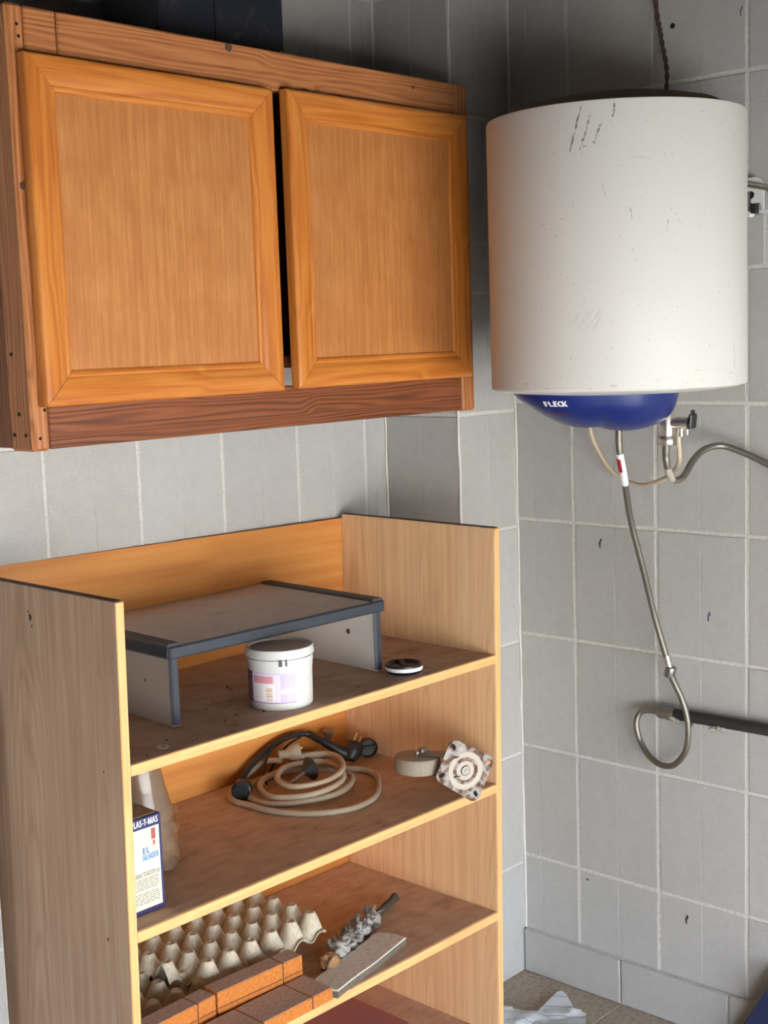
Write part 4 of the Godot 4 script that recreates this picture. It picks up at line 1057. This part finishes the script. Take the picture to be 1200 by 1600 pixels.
	put("grip", tube_mesh([Vector3(-0.138, 0.049, -0.348), Vector3(-0.128, 0.040, -0.332), Vector3(-0.114, 0.027, -0.318), Vector3(-0.102, 0.019, -0.308)], func(s): return lerpf(0.008, 0.014, s), 14), M.black_plastic, bl)
	plug(bl, T(-0.097, 0.0245, -0.306, aim(Vector3(0.62, 0.74, -0.1))), M.black_plastic)
	# black connectors left and right
	var c1 := thing("plug_socket", "round black cable socket lying inside the left loop of the coil", "socket", on(-0.372, Y + 0.0185, -0.325))
	put("body", lathe_mesh([Vector2(0, -0.03), Vector2(0.012, -0.028), Vector2(0.0165, -0.012), Vector2(0.0185, 0), Vector2(0.0185, 0.016), Vector2(0.016, 0.0175), Vector2(0.0155, 0.013), Vector2(0, 0.013)], 22), M.black_plastic, c1, T(0, 0, 0, aim(Vector3(-0.75, 0.1, 0.62))))
	put("bridge", box_mesh(Vector3(0.028, 0.004, 0.006), 0.001, 0), M.black_plastic, c1, T(-0.011, 0.002, 0.010, aim(Vector3(-0.75, 0.1, 0.62)) * Basis(Vector3.UP, 0.9)))
	var c2 := thing("plug_socket", "dark two-hole cable socket leaning in the back right corner of the shelf", "socket", on(-0.043, Y + 0.0195, -0.318))
	put("body", lathe_mesh([Vector2(0, -0.028), Vector2(0.012, -0.026), Vector2(0.0178, -0.01), Vector2(0.0192, 0), Vector2(0.0192, 0.014), Vector2(0.0175, 0.0155), Vector2(0.0165, 0.006), Vector2(0, 0.006)], 22), M.dark_rubber, c2, T(0, 0, 0, aim(Vector3(-0.5, 0.12, 0.85))))
	put("bridge", box_mesh(Vector3(0.033, 0.006, 0.005), 0.001, 0), M.dark_rubber, c2, T(-0.006, 0.003, 0.010, Basis(Vector3.UP, -0.55)))
	# a tap in pieces
	var tp := thing("tap_part", "dull metal tap body lying behind the coiled cord", "tap", on(-0.142, Y + 0.013, -0.372))
	put("body", lathe_mesh([Vector2(0, -0.034), Vector2(0.006, -0.034), Vector2(0.007, -0.026), Vector2(0.011, -0.025), Vector2(0.011, -0.018), Vector2(0.0125, -0.017), Vector2(0.0125, -0.01), Vector2(0.010, -0.008), Vector2(0.011, 0.012), Vector2(0.008, 0.024), Vector2(0, 0.024)], 22), M.steel_dull, tp, T(0, 0.002, 0, aim(Vector3(0.86, -0.05, 0.35))))
	put("flange", lathe_mesh([Vector2(0, 0), Vector2(0.007, 0), Vector2(0.007, 0.02), Vector2(0.012, 0.027), Vector2(0.0125, 0.030), Vector2(0.009, 0.031), Vector2(0, 0.028)], 22), M.steel_dull, tp, T(0.052, 0.012, -0.012, Basis(Vector3.RIGHT, 0.1)))
	# dark rubber cone with its threaded stem
	var cn := thing("rubber_cone", "dark flared rubber washer on a threaded metal stem inside the coil", "washer", on(-0.262, Y + 0.04, -0.262))
	put("cone", lathe_mesh([Vector2(0.004, -0.012), Vector2(0.011, -0.006), Vector2(0.018, 0.002), Vector2(0.0235, 0.006), Vector2(0.0225, 0.0078), Vector2(0.016, 0.004), Vector2(0, -0.002)], 26), M.dark_rubber, cn, T(0, 0, 0, aim(Vector3(0.93, 0.12, 0.1))))
	put("stem", tube_mesh([Vector3(-0.006, -0.001, 0.0), Vector3(-0.030, -0.008, 0.004), Vector3(-0.066, -0.016, 0.010)], func(s): return 0.0035 + 0.0006 * sin(s * 90.0), 10), M.steel_dull, cn)
	# castor hanging over the edge
	var k := thing("castor", "rusty swivel castor with a worn rubber wheel at the right of the second shelf", "castor", on(-0.1, 0.626, 0.004))
	var pb2 := Basis(Vector3.UP, deg_to_rad(-22))
	var out := PackedVector2Array()
	for q in [Vector2(-0.0363, 0.0631), Vector2(0.0523, 0.011), Vector2(0.0136, -0.0616), Vector2(-0.0713, -0.0016)]:
		var cen := Vector2(-0.0104, 0.0027)
		var d: Vector2 = (q - cen).normalized()
		var s := Vector2(-d.y, d.x)
		for t in [-1.0, -0.5, 0.0, 0.5, 1.0]: out.append(q - d * (0.002 + 0.005 * t * t) - s * t * 0.011)
	var pg := Geo.new()
	slab(pg, out, 0.003, 0.0006)
	var pl := put("plate", pg.mesh(), M.rusty, k, Transform3D(pb2, Vector3.ZERO))
	var fwd := Basis(Vector3.RIGHT, PI / 2)
	put("race", lathe_mesh([Vector2(0, -0.0005), Vector2(0.010, -0.0005), Vector2(0.013, 0.0012), Vector2(0.0165, 0.0012), Vector2(0.019, -0.001), Vector2(0.025, -0.001), Vector2(0.029, 0.0018), Vector2(0.033, 0.0018), Vector2(0.036, 0.0002)], 48), M.greasy_white, pl, Transform3D(fwd, Vector3(-0.0089, 0.001, 0.0004)), "greasy white ball race")
	put("rivet", lathe_mesh([Vector2(0.0098, 0.0008), Vector2(0.0088, 0.0022), Vector2(0.003, 0.0030), Vector2(0, 0.002)], 24), M.steel_dull, pl, Transform3D(fwd, Vector3(-0.0089, 0.001, 0.0004)))
	for q in [[0.0385, 0.0075, 0.5], [0.011, -0.0465, -1.1], [-0.0585, 0.0, 0.4], [-0.032, 0.05, -1.1]]:
		var sl := PackedVector2Array()
		for t in 20:
			var a := TAU * t / 20
			sl.append(Vector2(cos(a) * 0.0036 + 0.0026 * signf(cos(a)), sin(a) * 0.0036).rotated(q[2]))
		var sg := Geo.new()
		slab(sg, sl, 0.0008)
		put("slot", sg.mesh(), M.beech_dusty if q[0] > 0.03 else M.black_hole, pl, T(q[0], q[1], 0.0003))
	# wheel behind, axle upright, between the two cheeks of the fork
	var wc := Vector3(-0.053, 0.0115, -0.083)
	put("wheel", lathe_mesh([Vector2(0, -0.0155), Vector2(0.036, -0.0155), Vector2(0.0415, -0.014), Vector2(0.0435, -0.010), Vector2(0.0438, 0), Vector2(0.0435, 0.010), Vector2(0.0415, 0.014), Vector2(0.036, 0.0155), Vector2(0, 0.0155)], 48), M.wheel, k, Transform3D(Basis(Vector3.FORWARD, 0.04), wc))
	for s in [-1.0, 1.0]:
		var fg := Geo.new()
		slab(fg, PackedVector2Array([Vector2(-0.056, 0.072), Vector2(-0.028, 0.074), Vector2(0.012, 0.006), Vector2(-0.03, 0.006)]), 0.0025, 0.0005)
		put("fork", fg.mesh(), M.steel_dull, k, Transform3D(Basis(Vector3(1, 0, 0), Vector3(0, 0, -1), Vector3(0, 1, 0)), Vector3(0, wc.y + s * 0.0185 + (0.00125 if s > 0 else 0.00125), 0)))
	put("axle", lathe_mesh([Vector2(0, -0.024), Vector2(0.006, -0.024), Vector2(0.006, -0.019), Vector2(0.004, -0.019), Vector2(0.004, 0.019), Vector2(0.0065, 0.019), Vector2(0.0065, 0.023), Vector2(0, 0.023)], 6), M.steel_dull, k, T(wc.x, wc.y, wc.z))
	put("brake_tab", box_mesh(Vector3(0.016, 0.008, 0.012), 0.0015, 0), M.steel_dull, k, T(wc.x + 0.006, wc.y + 0.026, wc.z + 0.01))
	# card box of thinner
	var bx := thing("card_box", "small navy and cream printed card box at the left end of the second shelf", "box", on(-0.8465, Y, -0.1315, 0.0))
	put("carton", box_mesh(Vector3(0.0785, 0.149, 0.088), 0.0008, 1, Vector3(0.03925, 0.0745, 0.044)), M.box_navy, bx)
	var fc := Geo.new()
	fc.flat(Vector3(0, 0.008, 0), Vector3(0.0735, 0.008, 0), Vector3(0.0735, 0.131, 0), Vector3(0, 0.131, 0), Vector3(0, 0, 1), Vector2(0, 1), Vector2(1, 1), Vector2(1, 0), Vector2(0, 0))
	var fp := put("printed_panel", fc.mesh(), M.box_print, bx, T(0.0, 0, 0.0884))
	put("line", box_mesh(Vector3(0.0735, 0.0012, 0.0003), 0, 0, Vector3(0.03675, 0.1315, 0.0)), M.print_white, fp)
	letters("PLAS-T-MAS", 0.0132, M.print_white, fp, T(0.0222, 0.1335, 0.0003, Basis.from_scale(Vector3(0.685, 1, 1))), "lettering", 800, 0.0003)
	letters("EL", 0.0125, M.box_blue_text, fp, T(0.041, 0.0905, 0.0003), "lettering", 800, 0.0003)
	letters("SALVADOR", 0.0132, M.box_blue_text, fp, T(0.041, 0.0795, 0.0003, Basis.from_scale(Vector3(0.44, 1, 1))), "lettering", 800, 0.0003)
	letters("CARACTERÍSTICAS", 0.0086, M.box_grey_text, fp, T(0.0225, 0.0565, 0.0003, Basis.from_scale(Vector3(0.635, 1, 1))), "lettering", 500, 0.0003, true)
	for f in [[0.004, 0.036, 0.02], [0.042, 0.040, -0.01]]:
		put("flap", box_mesh(Vector3(0.072, 0.0008, f[1]), 0, 0, Vector3(0.038, 0.1497, f[0] + f[1] / 2)), M.box_card, bx, T(0, 0, 0))
	# stack of scalloped cups, mouth down
	for i in 5:
		var cg := Geo.new()
		var lift: float = [0.0, 0.017, 0.033, 0.056, 0.084][i]
		var R := 0.056
		var seg := 48
		var prof := [Vector2(R + 0.003, 0.001), Vector2(R - 0.001, 0.006), Vector2(R - 0.006, 0.016), Vector2(0.041, 0.05), Vector2(0.034, 0.085), Vector2(0.031, 0.1), Vector2(0.028, 0.104), Vector2(0.0, 0.104)]
		for p in prof.size() - 1:
			for s in seg:
				var q := []
				var m := []
				for e in [[p, s], [p, s + 1], [p + 1, s + 1], [p + 1, s]]:
					var a: float = TAU * e[1] / seg
					var pr: Vector2 = prof[e[0]]
					var wav := 0.0035 * sin(a * 8.0) * clampf((0.02 - pr.y) / 0.02, 0, 1)
					q.append(Vector3(cos(a) * pr.x, pr.y + wav * (1.0 if pr.y < 0.02 else 0.0) + (0.004 if pr.y < 0.002 else 0.0), sin(a) * pr.x))
					var d: Vector2 = prof[mini(p + 1, prof.size() - 1)] - prof[p]
					m.append(Vector3(cos(a) * d.y, -d.x, sin(a) * d.y).normalized())
				cg.quad(q[0], q[1], q[2], q[3], m[0], m[1], m[2], m[3])
		var lab := "upturned clear scalloped cup, %s behind the card box" % ["lowest of the stack", "second lowest of the stack", "middle one of the stack", "second highest of the stack", "topmost of the stack"][i]
		tag(put("plastic_cup", cg.mesh(), M.cup_plastic, self, on(-0.688 + [0, 0.002, -0.001, 0.001, -0.002][i], Y + lift, -0.205, i * 0.37)), lab, "cup", "nested plastic cups behind the card box")

# egg tray: posts on a grid, cups between; n by m posts, corner post at the origin
func tray_mesh(n: int, m: int, px: float, pz: float, height: float, low: float, torn: Callable) -> ArrayMesh:
	var g := Geo.new()
	var fn := FastNoiseLite.new()
	fn.seed = 5; fn.frequency = 30.0
	var f := func(x: float, z: float) -> float:
		var ix := roundf(x / px)
		var iz := roundf(z / pz)
		var rim: bool = ix < 0 or iz < 0 or ix > n - 1 or iz > m - 1
		# cone-shaped pegs with flat dimpled heads, their feet running together
		var ax := absf(x / px - ix)
		var az := absf(z / pz - iz)
		var d := pow(pow(ax, 2.3) + pow(az, 2.3), 1 / 2.3)
		var hgt := clampf((0.56 - d) / 0.37, 0.0, 1.0)
		hgt = hgt * (0.86 + 0.14 * hgt) - (0.05 if d < 0.12 else 0.0) + 0.10 * clampf(1.0 - 2.0 * minf(ax, az) - hgt * 2.0, 0, 1)
		if rim: hgt = minf(hgt, 0.34)
		return low + (height - low) * hgt + 0.0006 * fn.get_noise_2d(x, z) + 0.0014 * fn.get_noise_2d(x * 0.2, z * 0.2)
	var mx := px * 0.62
	sheet(g, -mx, (n - 1) * px + mx, (n * 16), -mx, (m - 1) * pz + mx, (m * 16), f, 0.0016, torn)
	return g.mesh()

func brick(nm: String, label: String, at: Transform3D, s: Vector3, scores: Array, group: String) -> void:
	var b := thing(nm, label, "brick", at, group)
	var cuts := [0.0] + scores + [s.x]
	for i in cuts.size() - 1:
		var w: float = cuts[i + 1] - cuts[i] - 0.0012
		put("clay_block", box_mesh(Vector3(w, s.y, s.z), 0.0014, 0, Vector3(cuts[i] + 0.0007 + w / 2, s.y / 2, -s.z / 2)), M.brick, b)
		put("dusty_top", box_mesh(Vector3(w - 0.0026, 0.0008, s.z - 0.0026), 0.0002, 0, Vector3(cuts[i] + 0.0007 + w / 2, s.y + 0.0001, -s.z / 2)), M.brick_dust, b)
		if s.y > 0.04:
			put("mould_line", box_mesh(Vector3(w - 0.004, 0.0013, 0.0006), 0, 0, Vector3(cuts[i] + 0.0007 + w / 2, s.y * 0.53, 0.0001)), M.stone_dark, b)
	put("core", box_mesh(Vector3(s.x - 0.004, s.y - 0.002, s.z - 0.002), 0, 0, Vector3(s.x / 2, s.y / 2, -s.z / 2)), M.stone_dark, b)

func shelf_three() -> void:
	var Y: float = SH[2] + 0.0004
	var whole := func(_x, _z): return true
	var torn := func(x: float, z: float) -> bool: return not (x > 0.298 and z > 0.17) and not (x < 0.02 and z > 0.17) and not (x < -0.012 and z > 0.12)
	tag(put("egg_tray", tray_mesh(7, 5, 0.0478, 0.0500, 0.072, 0.030, torn), M.pulp, self, on(-0.645, Y, -0.361) * Transform3D(Basis(Vector3.BACK, 0.012), Vector3(0, -0.002, 0))), "grey moulded pulp egg tray, the upper one, its pegs pointing up", "egg tray", "pulp egg trays on the third shelf")
	tag(put("egg_tray", tray_mesh(6, 5, 0.0478, 0.0500, 0.046, 0.004, whole), M.pulp_dark, self, on(-0.765, Y, -0.355)), "egg tray pushed underneath the other one, showing at the left", "egg tray", "pulp egg trays on the third shelf")
	var g := Geo.new()
	lump(g, Vector3.ZERO, Vector3(0.02, 0.013, 0.018), 0.25, 0.5, 3, 18, 12)
	tag(put("pebble", g.mesh(), M.stone_dark, self, on(-0.803, Y + 0.0125, -0.145)), "dark rounded lump in front of the lower egg tray", "stone")
	brick("clay_brick", "narrow orange clay brick standing on edge, the left one behind", on(-0.785, Y, -0.071, 0.05), Vector3(0.137, 0.054, 0.037), [0.098], "orange clay bricks on the third shelf")
	brick("clay_brick", "narrow orange clay brick standing on edge, in front of the upper egg tray", on(-0.6465, Y, -0.0765, -0.035), Vector3(0.184, 0.056, 0.037), [0.140], "orange clay bricks on the third shelf")
	brick("clay_brick", "flat orange clay brick with dusty top lying along the shelf edge", on(-0.71, Y, 0.0045), Vector3(0.246, 0.022, 0.072), [0.09, 0.199], "orange clay bricks on the third shelf")
	# grey slab offcut
	var s := thing("stone_slab", "long grey stone offcut with rough dark edges beside the bricks", "slab", on(-0.4565, Y, 0.008, 0.205))
	var o := PackedVector2Array()
	for q in [Vector2(0, 0), Vector2(0.05, 0.001), Vector2(0.12, -0.001), Vector2(0.228, 0.002), Vector2(0.231, 0.03), Vector2(0.222, 0.058), Vector2(0.206, 0.0635), Vector2(0.198, 0.060), Vector2(0.1, 0.059), Vector2(-0.01, 0.058), Vector2(-0.006, 0.03)]: o.append(q)
	var flatb := Basis(Vector3(1, 0, 0), Vector3(0, 0, -1), Vector3(0, 1, 0))
	var sg := Geo.new()
	slab(sg, o, 0.0127, 0.0006)
	put("stone", sg.mesh(), M.rough_stone, s, Transform3D(flatb, Vector3(0, 0.0127, 0)))
	var tg := Geo.new()
	slab(tg, o, 0.003, 0.0005)
	put("smooth_face", tg.mesh(), M.slab_top, s, Transform3D(flatb, Vector3(0, 0.0152, 0)), "smooth pale grey face")
	# stick wound with wool
	var k := thing("wool_stick", "dark stick wound with tangled grey wool, lying behind the stone offcut", "stick", on(0, Y, 0))
	var a := Vector3(-0.392, 0.014, -0.076)
	var b := Vector3(-0.110, 0.011, -0.184)
	put("stick", tube_mesh(spline([a, a.lerp(b, 0.35) + Vector3(0, 0.001, 0.001), a.lerp(b, 0.7), b], 8), func(t): return 0.0085 - 0.001 * t + 0.0006 * sin(t * 40.0), 12), M.bark, k)
	put("stick_end", lathe_mesh([Vector2(0.0074, -0.006), Vector2(0.0086, -0.002), Vector2(0.0086, 0.003), Vector2(0.006, 0.005), Vector2(0.004, 0.003), Vector2(0, 0.003)], 14), M.bark, k, Transform3D(aim(b - a), b))
	var wg := Geo.new()
	var axis := (b - a).normalized()
	var sx := axis.cross(Vector3.UP).normalized()
	var sy := sx.cross(axis)
	for i in 110:
		var t := 0.09 + 0.56 * i / 109.0
		var q := rng.randf_range(-0.6, PI + 0.9)
		var rad := rng.randf_range(0.006, 0.0165) * (1.0 - 0.3 * absf(t - 0.37) / 0.28)
		var p := a.lerp(b, t) + (sx * -cos(q) + sy * sin(q)) * rad + Vector3(0, 0.005, -0.003)
		lump(wg, p, Vector3(0.0088, 0.0076, 0.0082) * rng.randf_range(0.7, 1.15), 0.35, 1.1, i, 14, 10)
	for i in 90:   # loose locks curling round it
		var t := 0.10 + 0.54 * rng.randf()
		var q := rng.randf_range(-0.3, PI + 0.5)
		var c := a.lerp(b, t) + (sx * -cos(q) + sy * sin(q)) * 0.017 + Vector3(0, 0.005, -0.003)
		var pts := []
		var ph := rng.randf() * TAU
		var rr := rng.randf_range(0.004, 0.009)
		for k2 in 9: pts.append(c + (axis * cos(ph + k2 * 0.7) + (sx * -cos(q) + sy * sin(q)) * sin(ph + k2 * 0.7)) * rr + axis * k2 * 0.0012)
		tube(wg, spline(pts, 3), func(u): return 0.0021 * (1.05 - absf(u - 0.5) * 1.5), 7)
	put("wool", wg.mesh(), M.wool, k, Transform3D(), "tangled grey wool")
	var eg := Geo.new()
	lump(eg, a + Vector3(-0.004, 0.003, 0.002), Vector3(0.019, 0.0175, 0.018), 0.22, 0.9, 77, 22, 16)
	for i in 10:
		var pts := []
		var ph := rng.randf() * TAU
		for q in 8: pts.append(a + Vector3(-0.006 + cos(ph + q * 0.5) * 0.015, 0.004 + sin(ph + q * 0.5) * 0.013, 0.004 + cos(ph * 3 + q * 0.3) * 0.012))
		tube(eg, spline(pts, 3), 0.0019, 6)
	put("frayed_end", eg.mesh(), M.wool_tan, k, Transform3D(), "tan frayed end")
	# bottom shelf
	var rd := thing("red_box", "dusty dark red box with a bright red worn edge on the bottom shelf", "box", on(-0.155, SH[3] + 0.0004, -0.1))
	put("body", box_mesh(Vector3(0.38, 0.05, 0.22), 0.003, 0, Vector3(-0.19, 0.025, -0.11)), M.red_edge, rd)
	put("dusty_top", box_mesh(Vector3(0.374, 0.001, 0.214), 0.0004, 0, Vector3(-0.19, 0.0502, -0.11)), M.red_dust, rd)

func floor_things() -> void:
	var fn := FastNoiseLite.new()
	fn.seed = 8; fn.frequency = 5.0
	var f := func(x: float, z: float) -> float:
		var fold := absf(fposmod(x * 5.0 + z * 3.0 + fn.get_noise_2d(x, z) * 0.8, 1.0) - 0.5) * 0.03
		return 0.004 + fold * 0.6 + 0.010 * (fn.get_noise_2d(x * 2, z * 2) + 0.6)
	var keep := func(x: float, z: float) -> bool: return z > 0.008 * sin(x * 40.0) + 0.004
	var g := Geo.new()
	sheet(g, -0.02, 0.163, 36, 0, 0.19, 40, f, 0.0004, keep)
	var p := thing("paper_sheet", "crumpled white printed paper on the floor right of the bookcase", "paper", T(-0.192, 0, 0.093, Basis(Vector3(0.54, 0, 0.84), Vector3.UP, Vector3(-0.84, 0, 0.54)).orthonormalized()))
	put("sheet", g.mesh(), M.paper, p)
	var g2 := Geo.new()
	slab(g2, PackedVector2Array([Vector2(0.03, -0.03), Vector2(0.06, 0.0), Vector2(0.100, 0.074), Vector2(0.108, 0.077), Vector2(0.118, 0.07), Vector2(0.145, 0.0), Vector2(0.13, -0.04)]), 0.0005)
	put("turned_corner", g2.mesh(), M.paper, p, Transform3D(Basis(Vector3(1, 0, 0), Vector3(0, 0.14, -0.99).normalized(), Vector3(0, 0.99, 0.14).normalized()), Vector3(0, 0.007, 0)))
	# navy board leaning at the right
	var bg := Geo.new()
	slab(bg, PackedVector2Array([Vector2(0.52, 0.0), Vector2(0.63, 0.197), Vector2(0.95, 0.197), Vector2(0.95, 0.0)]), 0.02, 0.002)
	var nb := thing("navy_board", "navy blue board with a slanted edge against the right wall", "board", T(-0.032, 0.0, 0.0))
	put("board", bg.mesh(), M.navy_board, nb, T(-0.02, 0, 0, Basis(Vector3(0, 0, 1), Vector3.UP, Vector3(-1, 0, 0))))
	put("edge_trim", box_mesh(Vector3(0.024, 0.006, 0.3), 0.002, 2), M.print_white, nb, T(-0.012, 0.2, 0.79))

const OPEN_TOP := 1.11
const OPEN_Z := 2.3
const OPEN_L := -2.9
const OPEN_R := -0.35

func _ready() -> void:
	rng.seed = 20
	# camera
	var cam := Camera3D.new()
	cam.name = "camera"
	cam.fov = rad_to_deg(2.0 * atan(800.0 / 2103.55))
	cam.near = 0.05
	cam.far = 200
	cam.transform = Transform3D(Basis(Vector3(0.674891, -0.033204, 0.737170), Vector3(0.115215, 0.991477, -0.060823), Vector3(-0.728868, 0.125982, 0.672964)), Vector3(-2.3262, 1.4213, 1.7534))
	add_child(cam, true)
	cam.current = true
	# daylight: open sky over the yard, sun from the side so that it lights the ground and not the room
	var env := Environment.new()
	var sky := Sky.new()
	var sm := ProceduralSkyMaterial.new()
	sm.sky_top_color = Color(0.71, 0.77, 0.85)
	sm.sky_horizon_color = Color(0.885, 0.885, 0.88)
	sm.ground_bottom_color = Color(0.45, 0.43, 0.40)
	sm.ground_horizon_color = Color(0.885, 0.885, 0.88)
	sm.sky_energy_multiplier = 2.0
	sky.sky_material = sm
	env.background_mode = Environment.BG_SKY
	env.sky = sky
	env.ambient_light_source = Environment.AMBIENT_SOURCE_SKY
	env.tonemap_mode = Environment.TONE_MAPPER_LINEAR
	env.tonemap_exposure = 4.0
	env.sdfgi_enabled = true
	env.ssao_enabled = true
	env.ssil_enabled = true
	var we := WorldEnvironment.new()
	we.name = "environment"
	we.environment = env
	add_child(we, true)
	var sun := DirectionalLight3D.new()
	sun.name = "sun"
	sun.light_energy = 5.0
	sun.light_color = Color(1.0, 0.97, 0.93)
	sun.shadow_enabled = true
	sun.light_angular_distance = 0.6
	add_child(sun, true)
	sun.look_at_from_position(Vector3.ZERO, Vector3(-0.62, -0.78, 0.12))
	materials()
	room()
	cupboard()
	bookcase()
	heater()
	shelf_one()
	shelf_two()
	shelf_three()
	floor_things()
